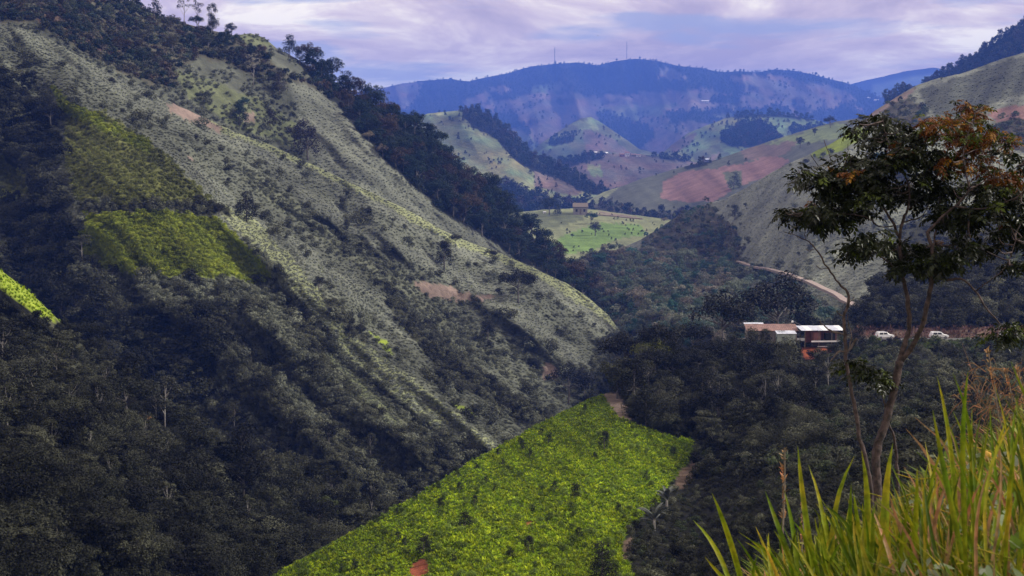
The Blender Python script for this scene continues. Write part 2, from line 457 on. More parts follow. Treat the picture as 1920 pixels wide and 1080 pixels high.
SH['green_knoll'] = Sheet('green_knoll',
    [(1200, 330), (1240, 290), (1262, 270), (1290, 250), (1320, 236), (1360, 222), (1400, 214), (1450, 214), (1490, 218), (1530, 226), (1580, 240), (1650, 262), (1750, 290), (2000, 320)],
    [(1200, 370), (2000, 400)],
    [(1200, 330, 3300), (1400, 214, 3200), (1580, 240, 3100), (2000, 320, 3000), (1300, 280, 2800), (1450, 260, 2700), (1350, 240, 2950), (1200, 370, 2400), (1400, 330, 2300), (2000, 400, 2200), (1250, 310, 2700)],
    4, 'pgreen', [('forest', [(1360, 248), (1400, 228), (1440, 232), (1450, 250), (1470, 262), (1430, 275), (1380, 278), (1350, 262)]), ('purple', [(1250, 270), (1310, 248), (1300, 268), (1262, 288)]),
                  ('forest', [(1370, 210), (1480, 208), (1530, 218), (1520, 226), (1440, 218), (1380, 222)]), ('forest', [(1480, 240), (1540, 235), (1560, 250), (1490, 262)]),
                  ('grass', [(1290, 290), (1340, 270), (1370, 290), (1320, 310)]), ('bare', [(1325, 298), (1350, 282), (1345, 296), (1335, 306)])],
    amp=0.02, L=220, back=(300, 200), mat='far_ground', edge=4, seed=6)
SH['house_terrace'] = Sheet('house_terrace',
    [(1000, 320), (1050, 303), (1080, 294), (1100, 290), (1180, 288), (1250, 294), (1290, 300), (1400, 330)],
    [(1000, 400), (1400, 420)],
    [(1000, 320, 2600), (1100, 292, 2600), (1250, 294, 2550), (1400, 330, 2500), (1180, 330, 2300), (1000, 400, 1950), (1400, 420, 1900), (1120, 360, 2150)],
    4, 'purple', [('forest', [(1040, 300), (1110, 285), (1130, 298), (1100, 304), (1060, 318)]), ('forest', [(1200, 288), (1240, 298), (1300, 305), (1300, 298), (1240, 286)]),
                  ('grass', [(1090, 330), (1110, 345), (1150, 365), (1100, 360), (1080, 340)]), ('pgreen', [(1100, 308), (1125, 310), (1130, 335), (1110, 330)])],
    amp=0.012, L=150, back=(250, 150), mat='far_ground', edge=3, seed=8)
SH['pale_hill'] = Sheet('pale_hill',
    [(680, 260), (760, 232), (800, 214), (840, 209), (880, 204), (910, 212), (940, 232), (970, 262), (1000, 290), (1030, 303), (1060, 318), (1090, 338), (1120, 352), (1150, 372), (1240, 410)],
    [(680, 440), (1240, 440)],
    [(680, 260, 2300), (800, 214, 2300), (880, 204, 2350), (1000, 290, 2150), (1120, 352, 1950), (1240, 410, 1800), (870, 260, 2050), (960, 310, 1880), (900, 330, 1850), (1040, 350, 1830), (1100, 372, 1800),
     (1000, 330, 1900), (680, 440, 1500), (900, 420, 1550), (1050, 400, 1650), (1240, 440, 1600), (930, 270, 2120)],
    4, 'palegrass', [('forest', [(865, 190), (920, 205), (975, 255), (1040, 295), (1100, 340), (1150, 370), (1100, 362), (1060, 352), (1010, 330), (965, 300), (930, 260), (885, 238), (868, 220)]),
                     ('forest', [(940, 350), (980, 362), (1040, 385), (1100, 380), (1150, 395), (1100, 440), (900, 440), (900, 345)]),
                     ('purple', [(1000, 320), (1060, 340), (1090, 360), (1080, 368), (1040, 358), (1000, 350)]), ('grass', [(780, 215), (860, 215), (900, 300), (860, 300)])],
    amp=0.015, L=120, ribs=(R(55), 40, 300, 0.012), back=(200, 150), mat='far_ground', edge=3, seed=9)
SH['top_right_ridge'] = Sheet('top_right_ridge',
    [(1660, 180), (1720, 165), (1765, 140), (1800, 122), (1840, 98), (1880, 70), (1920, 45), (1980, 10), (2100, -60)],
    [(1660, 300), (2100, 260)],
    [(1660, 180, 2000), (1800, 122, 1950), (1920, 45, 1900), (2100, -60, 1850), (1660, 300, 1600), (2100, 260, 1400), (1900, 120, 1700)],
    5, 'forest', [], amp=0.02, L=100, back=(200, 150), mat='far_ground', seed=11)
SH['brown_hill'] = Sheet('brown_hill',
    [(1060, 400), (1100, 378), (1130, 360), (1160, 350), (1200, 336), (1260, 318), (1300, 308), (1340, 300), (1370, 290), (1400, 279), (1440, 266), (1490, 250), (1530, 238), (1570, 228), (1620, 220), (1680, 205), (1760, 190), (1850, 190)],
    [(1060, 450), (1300, 450), (1850, 380)],
    [(1060, 400, 1750), (1130, 360, 1800), (1260, 318, 1800), (1440, 266, 1750), (1600, 224, 1700), (1760, 190, 1650), (1850, 190, 1600), (1200, 380, 1600), (1350, 350, 1520), (1480, 310, 1480), (1560, 270, 1500),
     (1060, 450, 1500), (1300, 450, 1400), (1850, 380, 1300), (1300, 400, 1450)],
    4, 'grey', [('pinkfield', [(1245, 338), (1290, 320), (1340, 318), (1400, 305), (1450, 290), (1480, 300), (1440, 330), (1380, 352), (1340, 378), (1290, 380), (1240, 372)]),
                ('grass', [(1355, 322), (1392, 320), (1390, 350), (1370, 358)]), ('pgreen', [(1400, 285), (1470, 258), (1570, 230), (1600, 240), (1560, 262), (1450, 275)]),
                ('forest', [(1285, 300), (1340, 292), (1350, 300), (1320, 312), (1280, 318)]), ('scrub', [(1040, 460), (1090, 390), (1120, 370), (1160, 385), (1200, 400), (1330, 395), (1360, 385), (1380, 400), (1300, 450)]),
                ('palegrass', [(1100, 378), (1130, 358), (1160, 350), (1120, 385)]), ('purple', [(1380, 275), (1440, 272), (1500, 262), (1470, 290), (1400, 300)])],
    amp=0.015, L=110, back=(200, 130), mat='ground', edge=4, seed=12)
SH['meadow'] = Sheet('meadow',
    [(940, 400), (980, 396), (1040, 392), (1080, 390), (1120, 394), (1180, 402), (1230, 408), (1300, 420)],
    [(940, 520), (1300, 520)],
    [(940, 400, 1620), (1080, 390, 1640), (1300, 420, 1580), (1000, 430, 1480), (1150, 440, 1450), (940, 520, 1150), (1100, 465, 1330), (1300, 520, 1150), (1080, 420, 1530)],
    4, 'palegrass', [('meadow', [(1030, 462), (1060, 440), (1120, 418), (1200, 420), (1215, 440), (1150, 450), (1110, 470), (1030, 475)]), ('meadow', [(1060, 448), (1110, 440), (1120, 470), (1040, 480)]),
                     ('grass', [(960, 398), (1100, 396), (1090, 415), (1030, 430), (990, 425)]), ('road', [(0, 0), (1, 0), (0, 1)]) if False else ('bare', [(1110, 398), (1150, 401), (1195, 407), (1150, 404)])],
    amp=0.006, L=60, back=(120, 60), mat='ground', edge=3, seed=13)
SH['right_hill'] = Sheet('right_hill',
    [(1150, 470), (1200, 450), (1240, 425), (1280, 398), (1320, 384), (1360, 372), (1400, 352), (1440, 328), (1480, 306), (1520, 288), (1560, 268), (1600, 243), (1640, 208), (1680, 182), (1720, 160), (1760, 147), (1800, 138), (1840, 124), (1880, 110), (1920, 99), (2000, 76), (2100, 40)],
    [(1150, 600), (1500, 640), (2100, 640)],
    [(1150, 470, 1300), (1240, 425, 1280), (1320, 384, 1230), (1480, 306, 1150), (1600, 243, 1200), (1720, 160, 1300), (1920, 99, 1300), (2100, 40, 1300), (1850, 200, 1120), (1700, 250, 1060), (1650, 320, 960),
     (1550, 380, 900), (1450, 420, 960), (1380, 440, 1040), (1500, 480, 820), (1620, 440, 800), (1750, 380, 850), (1900, 330, 880), (2100, 300, 900), (1850, 430, 720), (1300, 480, 1080), (1400, 520, 900), (1560, 560, 660),
     (1150, 600, 800), (1500, 640, 560), (2100, 640, 480), (1280, 440, 1150), (1780, 300, 1000), (1680, 200, 1210)],
    5, 'silver', [('scrub', [(1200, 480), (1210, 420), (1260, 380), (1330, 385), (1380, 430), (1390, 470), (1400, 500), (1480, 530), (1530, 580), (1500, 660), (1200, 640)]),
                ('scrub', [(1650, 200), (1700, 185), (1735, 205), (1740, 235), (1680, 250), (1655, 225)]), ('bare', [(1600, 243), (1640, 205), (1700, 170), (1720, 160), (1700, 185), (1655, 205), (1620, 240)]),
                ('pinkfield', [(1850, 215), (1890, 195), (1930, 200), (1960, 230), (1880, 235)]), ('scrub', [(1840, 245), (1900, 225), (2000, 220), (2100, 260), (1950, 290), (1880, 275)]),
                ('lush', [(1520, 288), (1560, 262), (1610, 240), (1640, 235), (1620, 262), (1570, 285), (1530, 298)]), ('silver', [(1510, 400), (1640, 420), (1700, 500), (1640, 560), (1560, 500), (1480, 480)]),
                ('grey', [(1720, 170), (1900, 110), (2100, 60), (2100, 180), (1900, 180), (1760, 230)]), ('scrub', [(1620, 300), (1700, 300), (1720, 380), (1640, 380)]),
                ('dark', [(1690, 420), (1800, 400), (2100, 380), (2100, 640), (1620, 640), (1640, 560)])],
    amp=0.024, L=110, spurs=[([(1600, 250), (1520, 370), (1430, 470)], 60, 25), ([(1790, 150), (1720, 300), (1640, 430)], 60, 25), ([(1930, 200), (1850, 330), (1760, 430)], 50, 20)], ribs=(R(120), 60, 260, 0.016), back=(150, 100), mat='ground', edge=6, seed=14)
SH['valley_woods'] = Sheet('valley_woods',
    [(1020, 520), (1070, 490), (1110, 476), (1160, 468), (1210, 470), (1260, 478), (1330, 490), (1380, 505), (1430, 520), (1500, 560), (1560, 600), (1640, 640)],
    [(1020, 800), (1640, 760)],
    [(1020, 520, 1150), (1110, 476, 1120), (1210, 470, 1100), (1330, 490, 1000), (1430, 520, 860), (1560, 600, 620), (1640, 640, 560), (1200, 540, 850), (1300, 560, 750), (1150, 600, 820), (1020, 660, 950), (1020, 800, 950), (1150, 750, 760), (1220, 640, 640), (1350, 640, 520), (1640, 700, 460)],
    5, 'forest', [('pale', [(1170, 580), (1220, 590), (1260, 620), (1200, 640)])], amp=0.03, L=60, back=(60, 50), mat='ground', seed=15)
SH['left_upper_slope'] = Sheet('left_upper_slope',
    [(-120, -150), (100, -70), (200, -25), (250, 6), (300, 28), (350, 45), (400, 58), (440, 66), (470, 62), (495, 70), (520, 92), (560, 112), (600, 138), (650, 172), (700, 200), (760, 228), (800, 255), (850, 305), (900, 350), (950, 396), (1000, 446), (1040, 480), (1080, 525), (1120, 565), (1170, 610), (1240, 690)],
    [(-120, 90), (40, 120), (430, 330), (860, 520), (1240, 760)],
    [(-120, -150, 850), (100, -70, 860), (250, 6, 900), (470, 62, 960), (650, 172, 980), (800, 255, 1000), (1000, 446, 1020), (1120, 565, 980), (1240, 690, 920), (40, 60, 690), (430, 240, 760), (600, 300, 810), (860, 440, 860), (1000, 500, 880),
     (1100, 560, 870), (300, 100, 800), (550, 180, 870), (700, 250, 900), (850, 370, 920), (-120, 90, 700), (430, 330, 730), (860, 520, 820), (1240, 760, 820), (580, 250, 850), (480, 150, 850)],
    5, 'grey', [('scrub', [(-130, -160), (470, 40), (520, 130), (640, 170), (600, 200), (540, 160), (470, 140), (430, 120), (380, 110), (330, 130), (330, 170), (250, 150), (140, 90), (60, 40), (-130, 60)]),
                ('brown', [(20, 10), (150, 30), (240, 110), (200, 110), (100, 60)]),
                ('grass', [(440, 66), (470, 55), (500, 66), (512, 88), (460, 84)]), ('grass', [(320, 130), (400, 150), (470, 180), (560, 230), (560, 280), (450, 240), (360, 190)]),
                ('pale', [(540, 150), (610, 175), (660, 230), (740, 300), (850, 390), (960, 480), (1060, 550), (900, 490), (760, 420), (600, 340), (570, 260)]),
                ('bare', [(455, 212), (475, 212), (478, 228), (458, 230)]),
                ('forest', [(520, 80), (660, 170), (800, 250), (1000, 440), (1250, 690), (1180, 640), (1100, 560), (1000, 500), (940, 470), (900, 440), (850, 410), (800, 370), (750, 330), (700, 275), (650, 220), (600, 165)])],
    amp=0.02, L=70, spurs=[([(640, 230), (760, 330), (900, 440), (1020, 520)], 44, 16), ([(520, 150), (600, 250), (700, 340)], 40, 14)], ribs=(R(42), 50, 260, 0.016), back=(80, 50), mat='ground', edge=7, seed=16)
SH['left_slope'] = Sheet('left_slope',
    [(-120, 10), (0, 46), (40, 52), (90, 72), (130, 95), (180, 125), (240, 152), (290, 172), (330, 196), (380, 220), (430, 243), (490, 265), (560, 296), (630, 330), (700, 362), (780, 402), (830, 432), (870, 450), (930, 472), (1000, 502), (1060, 530), (1100, 556), (1140, 590), (1165, 625), (1175, 670), (1185, 760), (1200, 860)],
    [(-120, 760), (300, 1000), (700, 1080), (1000, 980), (1200, 940)],
    [(-120, 10, 620), (40, 52, 640), (240, 152, 670), (430, 243, 700), (700, 362, 740), (870, 450, 760), (1060, 530, 760), (1140, 590, 740), (1170, 650, 690), (1200, 860, 560),
     (130, 180, 590), (330, 295, 570), (420, 400, 540), (560, 540, 510), (700, 690, 480), (820, 780, 460), (930, 845, 440),
     (260, 230, 610), (450, 330, 630), (600, 440, 630), (750, 570, 600), (880, 680, 560), (990, 770, 520), (950, 560, 680), (1050, 650, 650), (1100, 740, 590), (880, 540, 700),
     (-120, 300, 520), (60, 330, 530), (200, 300, 510), (300, 340, 505), (150, 420, 470), (340, 460, 470), (480, 530, 480), (30, 450, 500), (300, 560, 450), (500, 640, 450), (640, 740, 430), (800, 850, 415),
     (-120, 760, 360), (200, 700, 410), (300, 1000, 340), (700, 1080, 340), (500, 850, 385), (1000, 980, 380), (1200, 940, 430), (700, 600, 560), (560, 480, 560), (650, 560, 545)],
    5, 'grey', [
        ('pale', [(-130, 0), (40, 40), (330, 180), (430, 235), (700, 350), (870, 440), (1010, 500), (1170, 600), (1140, 625), (1000, 540), (900, 495), (820, 455), (700, 395), (560, 330), (460, 285), (380, 255), (270, 205), (120, 120), (30, 90), (-130, 100)]),  # pale crest above grey face paints its lit and shaded sides as cover
        ('palegrass', [(380, 215), (430, 238), (560, 290), (700, 355), (870, 443), (1010, 498), (1170, 600), (1150, 612), (1000, 516), (860, 462), (700, 374), (560, 306), (420, 248)]),  # thin bright line of crest light painted as paler cover
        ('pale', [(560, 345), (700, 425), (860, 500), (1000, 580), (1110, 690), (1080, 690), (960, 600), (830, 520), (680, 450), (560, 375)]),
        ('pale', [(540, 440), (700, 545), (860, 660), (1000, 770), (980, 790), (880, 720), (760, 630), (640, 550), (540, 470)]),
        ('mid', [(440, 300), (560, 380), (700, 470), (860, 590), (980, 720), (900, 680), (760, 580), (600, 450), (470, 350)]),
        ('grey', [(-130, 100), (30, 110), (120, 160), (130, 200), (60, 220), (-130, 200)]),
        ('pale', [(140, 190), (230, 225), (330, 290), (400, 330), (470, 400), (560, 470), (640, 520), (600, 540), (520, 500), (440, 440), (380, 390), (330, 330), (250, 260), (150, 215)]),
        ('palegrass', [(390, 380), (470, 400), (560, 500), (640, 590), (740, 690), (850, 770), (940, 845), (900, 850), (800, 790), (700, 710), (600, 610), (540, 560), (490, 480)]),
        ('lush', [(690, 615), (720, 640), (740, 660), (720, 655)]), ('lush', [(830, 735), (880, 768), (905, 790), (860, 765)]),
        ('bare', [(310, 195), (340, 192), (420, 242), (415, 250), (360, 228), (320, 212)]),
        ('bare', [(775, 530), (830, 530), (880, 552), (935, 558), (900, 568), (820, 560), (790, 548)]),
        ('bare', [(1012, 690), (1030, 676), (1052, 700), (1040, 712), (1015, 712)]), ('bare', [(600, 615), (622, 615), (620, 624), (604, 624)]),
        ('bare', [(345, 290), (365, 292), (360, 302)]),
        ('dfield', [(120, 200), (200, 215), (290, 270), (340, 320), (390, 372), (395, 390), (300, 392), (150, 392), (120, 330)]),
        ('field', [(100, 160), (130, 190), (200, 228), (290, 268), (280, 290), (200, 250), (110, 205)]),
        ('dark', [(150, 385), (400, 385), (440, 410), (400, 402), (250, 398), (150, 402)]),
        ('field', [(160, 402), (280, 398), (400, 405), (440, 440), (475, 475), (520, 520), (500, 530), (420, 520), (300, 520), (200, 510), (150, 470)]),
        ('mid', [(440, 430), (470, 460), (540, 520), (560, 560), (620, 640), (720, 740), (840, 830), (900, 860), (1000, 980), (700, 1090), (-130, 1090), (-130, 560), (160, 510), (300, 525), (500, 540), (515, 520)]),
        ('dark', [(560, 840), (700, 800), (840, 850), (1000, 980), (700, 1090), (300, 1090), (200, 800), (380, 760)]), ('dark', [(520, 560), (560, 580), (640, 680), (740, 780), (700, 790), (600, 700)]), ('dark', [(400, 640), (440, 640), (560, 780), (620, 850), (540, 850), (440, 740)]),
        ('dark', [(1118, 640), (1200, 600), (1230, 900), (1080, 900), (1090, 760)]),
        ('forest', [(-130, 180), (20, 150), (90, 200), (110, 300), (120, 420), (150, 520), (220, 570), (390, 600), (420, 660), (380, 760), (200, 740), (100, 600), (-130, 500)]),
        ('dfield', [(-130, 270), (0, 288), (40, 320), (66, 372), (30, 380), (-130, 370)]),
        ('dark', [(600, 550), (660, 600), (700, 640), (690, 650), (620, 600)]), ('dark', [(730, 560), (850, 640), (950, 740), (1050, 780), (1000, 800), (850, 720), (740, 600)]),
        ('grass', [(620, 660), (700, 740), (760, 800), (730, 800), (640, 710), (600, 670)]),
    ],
    amp=0.022, L=45, spurs=[([(130, 180), (250, 240), (330, 295), (420, 400), (520, 500), (640, 600), (760, 705), (930, 843)], 70, 36), ([(540, 450), (700, 560), (800, 640), (900, 720), (1000, 790)], 56, 22), ([(700, 430), (830, 520), (960, 600), (1100, 700)], 56, 20), ([(480, 600), (600, 700), (700, 790), (780, 850)], 46, 22), ([(300, 560), (420, 680), (560, 800), (650, 880)], 54, 22), ([(330, 215), (470, 320), (600, 400)], 40, 12)], ribs=(R(43), 46, 240, 0.026), back=(60, 30), mat='ground', edge=9, seed=17)
SH['left_near_slope'] = Sheet('left_near_slope',
    [(-160, 440), (-60, 478), (0, 505), (50, 543), (110, 600), (170, 650), (230, 700), (300, 755), (380, 810), (450, 850), (520, 885), (600, 915), (700, 950), (800, 985), (900, 1030), (1000, 1080)],
    [(-160, 1200), (1000, 1200)],
    [(-160, 440, 300), (0, 505, 310), (110, 600, 320), (230, 700, 320), (380, 810, 310), (520, 885, 310), (700, 950, 300), (900, 1030, 290), (1000, 1080, 280), (0, 700, 250), (200, 850, 230), (0, 900, 180), (350, 980, 215), (500, 1020, 230),
     (-160, 1200, 120), (200, 1200, 140), (500, 1200, 170), (1000, 1200, 200), (150, 1060, 160), (650, 1040, 250), (-160, 800, 210), (100, 740, 245)],
    7, 'forest', [('lush', [(-170, 420), (0, 495), (50, 535), (116, 602), (98, 604), (40, 572), (0, 542), (-170, 480)]), ('dark', [(0, 600), (110, 600), (200, 690), (260, 760), (180, 760), (60, 700), (0, 690)])],
    amp=0.04, L=28, spurs=[([(-60, 480), (110, 602), (230, 700), (380, 810), (520, 890)], 60, 14), ([(-40, 640), (120, 760), (300, 900), (420, 1000)], 70, 14), ([(-40, 860), (120, 960), (260, 1080)], 70, 12)], ribs=(R(40), 60, 200, 0.025), back=(40, 30), mat='ground', edge=6, seed=18)
SH['road_bank'] = Sheet('road_bank',
    [(1520, 640), (1560, 620), (1600, 590), (1640, 545), (1680, 515), (1740, 500), (1800, 490), (1860, 475), (1920, 460), (2100, 430)],
    [(1520, 655), (2100, 655)],
    [(1520, 640, 420), (1600, 590, 470), (1680, 515, 520), (1800, 490, 520), (1920, 460, 520), (2100, 430, 500), (1700, 590, 430), (1900, 560, 430), (1520, 655, 372), (1800, 655, 372), (2100, 655, 372), (1800, 620, 388)],
    6, 'forest', [('pale', [(1860, 495), (1920, 475), (2000, 470), (2000, 505), (1900, 515)]), ('brown', [(1590, 618), (2110, 612), (2110, 660), (1590, 660)])],
    amp=0.01, L=30, back=(60, 40), mat='ground', edge=4, seed=19)
BCT = [(380, 1180), (440, 1130), (515, 1080), (620, 1022), (700, 978), (800, 918), (900, 856), (1000, 802), (1060, 770), (1110, 745), (1138, 738), (1165, 725), (1190, 700), (1230, 680), (1290, 662), (1380, 648), (1450, 645), (1520, 645), (1600, 645), (1800, 643), (2000, 643), (2100, 643)]
FIELD = [(360, 1200), (515, 1076), (700, 974), (900, 850), (1060, 765), (1110, 740), (1132, 733), (1150, 765), (1180, 790), (1212, 800), (1240, 815), (1300, 822), (1308, 840), (1290, 870), (1262, 900), (1240, 935), (1215, 960), (1180, 990), (1165, 1030), (1190, 1080), (1180, 1250), (360, 1250)]
SH['front_slope'] = Sheet('front_slope', BCT,
    [(380, 1250), (2100, 1250)],
    [(380, 1180, 160), (515, 1080, 190), (700, 978, 212), (900, 856, 250), (1060, 770, 290), (1138, 738, 310), (1230, 680, 345), (1380, 648, 362), (1520, 645, 366), (1800, 643, 366), (2100, 643, 366),
     (700, 1080, 168), (900, 1080, 152), (1050, 1080, 146), (900, 960, 195), (1050, 960, 190), (1050, 850, 240), (1180, 860, 238), (1180, 960, 188), (1200, 1080, 148), (1300, 860, 256), (1270, 960, 200), (1330, 1080, 136),
     (1350, 760, 300), (1450, 850, 220), (1500, 700, 320), (1600, 700, 310), (1450, 980, 140), (1600, 850, 190), (1750, 760, 230), (1750, 690, 310), (1900, 700, 280), (1600, 1000, 95), (1800, 900, 110), (1950, 800, 160), (2100, 760, 200),
     (380, 1250, 140), (900, 1250, 112), (1200, 1250, 100), (1500, 1250, 60), (1800, 1250, 45), (2100, 1250, 45), (2100, 950, 95), (1240, 780, 290)],
    5, 'forest', [('bright', FIELD), ('bare', [(1130, 740), (1150, 735), (1180, 762), (1182, 790), (1160, 780), (1145, 762)]),
                  ('red', [(768, 1062), (785, 1048), (806, 1052), (800, 1085), (770, 1085)]), ('red', [(985, 978), (1000, 978), (1000, 986), (988, 988)]),
                  ('brown', [(1272, 885), (1308, 862), (1312, 885), (1285, 915), (1262, 915)]), ('brown', [(1168, 1015), (1190, 1005), (1180, 1050), (1168, 1050)]),
                  ('red', [(1505, 652), (1560, 650), (1548, 668), (1520, 672), (1500, 668)]),
                  ('dark', [(1500, 720), (1650, 700), (1750, 760), (1700, 860), (1560, 860)]), ('grass', [(1720, 636), (2110, 636), (2110, 652), (1720, 650)])],
    amp=0.018, L=22, back=(14, 4), mat='ground', edge=5, wob=1.5, seed=20)
SH['shelf'] = Sheet('shelf', [(1150, 752), (1190, 712), (1230, 690), (1290, 670), (1380, 656), (1600, 652), (1660, 652)], [(1150, 790), (1290, 700), (1660, 690)],
    [(1150, 752, 380), (1290, 670, 440), (1660, 652, 445), (1150, 790, 300), (1290, 700, 345), (1660, 690, 350), (1400, 670, 395)], 10, 'forest', back=(30, 20), amp=0.0, seed=30)
SH['near_bank'] = Sheet('near_bank',
    [(1150, 1180), (1300, 1120), (1400, 1105), (1500, 1090), (1600, 1050), (1680, 990), (1740, 940), (1800, 890), (1860, 850), (1920, 810), (2000, 770), (2200, 700)],
    [(1150, 1500), (2200, 1500)],
    [(1150, 1180, 5.6), (1300, 1120, 5.8), (1500, 1090, 6.2), (1680, 990, 6.8), (1800, 890, 7.2), (1920, 810, 7.5), (2200, 700, 7.5), (1600, 1200, 4.2), (1900, 1000, 4.8), (2200, 1000, 4.8), (1150, 1500, 3.2), (1700, 1500, 2.6), (2200, 1500, 2.4), (1300, 1300, 4.0), (1950, 1200, 3.5)],
    14, 'dfield', [], amp=0.02, L=0.8, back=(60, 18), mat='near_ground', seed=21)
# make the vegetated bank drop steeply behind its edge (the back rows above do that)
bpy.context.view_layer.update()

# ------------------------------------------------------------------ plant meshes (unit height)
def leaf_cloud(centres, radii, n, size, rng, flat=0.0, up=0.35, squash=0.75):
    """small folded leaf faces on the outside of many clumps; returns V, Q"""
    centres = np.asarray(centres, float); radii = np.asarray(radii, float)
    w = radii ** 2; k = rng.choice(len(centres), n, p=w / w.sum())
    d = rng.normal(size=(n, 3)); d[:, 2] += up; d /= np.linalg.norm(d, axis=1)[:, None]
    r = radii[k] * (0.62 + 0.45 * rng.random(n) ** 0.6)
    off = d * r[:, None]; off[:, 2] *= squash
    c = centres[k] + off
    nrm = d + rng.normal(scale=0.33, size=(n, 3)); nrm[:, 2] += 0.25
    nrm /= np.linalg.norm(nrm, axis=1)[:, None]
    a = np.cross(nrm, rng.normal(size=(n, 3))); a /= np.linalg.norm(a, axis=1)[:, None]
    b = np.cross(nrm, a)
    s = size * (0.6 + 0.8 * rng.random(n))[:, None]
    V = np.stack([c - a * s, c + b * s * 0.55 + nrm * s * 0.1, c + a * s, c - b * s * 0.55 + nrm * s * 0.1], 1).reshape(-1, 3)
    Q = np.arange(4 * n).reshape(n, 4)
    return V, Q
def blade_fan(n, rng, h=1.0, spread=0.55, width=0.05, droop=0.5):
    V = []; Q = []
    for i in range(n):
        a = rng.random() * 6.283; s = spread * (0.3 + rng.random()); L = h * (0.6 + 0.5 * rng.random())
        w = width * (0.6 + 0.8 * rng.random()); dx, dy = math.cos(a), math.sin(a); b = len(V)
        for t in (0, 0.35, 0.7, 1.0):
            r = s * t ** 1.3; z = L * (t - droop * s * t ** 3)
            ww = w * (1 - t) ** 0.6 * (0.6 + t) if t < 1 else 0.004
            V += [(dx * r - dy * ww, dy * r + dx * ww, z), (dx * r + dy * ww, dy * r - dx * ww, z)]
        for k in range(3): Q.append((b + 2 * k, b + 2 * k + 1, b + 2 * k + 3, b + 2 * k + 2))
    return np.array(V), np.array(Q)

def crown_blobs(kind, rng):
    c = []; r = []
    if kind == 'round':
        for i in range(34):
            d = rng.normal(size=3); d /= np.linalg.norm(d); q = rng.random() ** 0.45
            c.append((d[0] * 0.34 * q, d[1] * 0.34 * q, 0.60 + d[2] * 0.29 * q)); r.append(0.07 + 0.08 * rng.random())
    elif kind == 'wide':
        for i in range(44):
            a = rng.random() * 6.283; q = rng.random() ** 0.5
            c.append((math.cos(a) * 0.50 * q, math.sin(a) * 0.50 * q, 0.60 + 0.27 * (1 - q * q) * rng.random() + 0.12 * rng.random())); r.append(0.07 + 0.09 * rng.random())
    elif kind == 'tall':
        for i in range(22):
            t = rng.random(); a = rng.random() * 6.283; q = 0.16 * math.sin(math.pi * (0.15 + 0.8 * t)) + 0.02
            c.append((math.cos(a) * q, math.sin(a) * q, 0.50 + 0.45 * t)); r.append(0.045 + 0.06 * rng.random())
    elif kind == 'flat':
        for L in range(5):
            z = 0.66 + 0.075 * L; rad = 0.42 * (1 - 0.13 * L) * (0.7 + 0.5 * rng.random()); ox, oy = rng.normal(scale=0.06, size=2)
            for i in range(11):
                a = rng.random() * 6.283; q = rng.random() ** 0.5 * rad
                c.append((ox + math.cos(a) * q, oy + math.sin(a) * q, z + rng.normal(scale=0.012))); r.append(0.05 + 0.05 * rng.random())
    elif kind == 'bushy':
        for i in range(34):
            t = rng.random() ** 0.8; a = rng.random() * 6.283; q = (0.36 - 0.22 * t) * rng.random() ** 0.4
            c.append((math.cos(a) * q, math.sin(a) * q, 0.14 + 0.76 * t)); r.append(0.08 + 0.08 * rng.random())
    elif kind == 'cone':
        for i in range(40):
            t = rng.random() ** 0.8; a = rng.random() * 6.283; q = (0.26 * (1 - t) + 0.02) * rng.random() ** 0.35
            c.append((math.cos(a) * q, math.sin(a) * q, 0.12 + 0.84 * t)); r.append(0.03 + 0.06 * (1 - t) * rng.random() + 0.015)
    elif kind == 'sparse':
        for i in range(13):
            t = rng.random(); a = rng.random() * 6.283; q = 0.2 * rng.random() ** 0.5
            c.append((math.cos(a) * q, math.sin(a) * q, 0.55 + 0.4 * t)); r.append(0.04 + 0.045 * rng.random())
    return np.array(c), np.array(r)
def trunk_mesh(kind, blobs, rng, bark):
    m = MB()
    zt = {'flat': 0.8, 'tall': 0.9, 'cone': 0.95, 'bushy': 0.7, 'sparse': 0.85}.get(kind, 0.68)
    r0 = {'tall': 0.012, 'sparse': 0.011, 'flat': 0.016, 'cone': 0.014}.get(kind, 0.024)
    wx, wy = rng.normal(scale=0.02, size=2)
    ax = [(wx * math.sin(3 * t), wy * math.sin(4 * t), zt * t) for t in (0, 0.2, 0.45, 0.7, 1.0)]
    ax[0] = (0, 0, -0.04)
    m.tube(ax, [r0 * 1.25, r0, r0 * 0.85, r0 * 0.65, r0 * 0.3], 6)
    sel = rng.choice(len(blobs), min(9, len(blobs)), replace=False)
    for k in sel:
        b = blobs[k]; z0 = min(zt * 0.92, max(0.30, b[2] - 0.22 - 0.1 * rng.random())); s = z0 / zt
        p0 = Vector((wx * math.sin(3 * s), wy * math.sin(4 * s), z0)); p2 = Vector(b)
        p1 = (p0 + p2) / 2 + Vector((0, 0, -0.03))
        m.tube([p0, p1, p2], [r0 * 0.5, r0 * 0.34, r0 * 0.12], 5, False)
    o = m.build('trunk', bark, None, True, False)
    return o.data
PT = {}     # kind -> list of (trunk mesh, crown mesh)
for kind, nvar, nleaf, size in (('round', 4, 2600, 0.020), ('wide', 3, 3200, 0.021), ('tall', 3, 1100, 0.018), ('flat', 3, 2000, 0.020),
                                ('bushy', 4, 2200, 0.021), ('cone', 2, 1700, 0.019), ('sparse', 3, 420, 0.018)):
    PT[kind] = []
    for v in range(nvar):
        rg = np.random.default_rng(100 + 13 * len(PT) + v)
        bc, br = crown_blobs(kind, rg)
        V, Q = leaf_cloud(bc, br, nleaf, size, rg, squash=0.45 if kind == 'flat' else 0.8)
        PT[kind].append((trunk_mesh(kind, bc, rg, M['pale_bark'] if kind in ('tall', 'sparse', 'flat') else M['bark']),
                         fast_mesh('crown', V, Q, M['leaf_o'])))
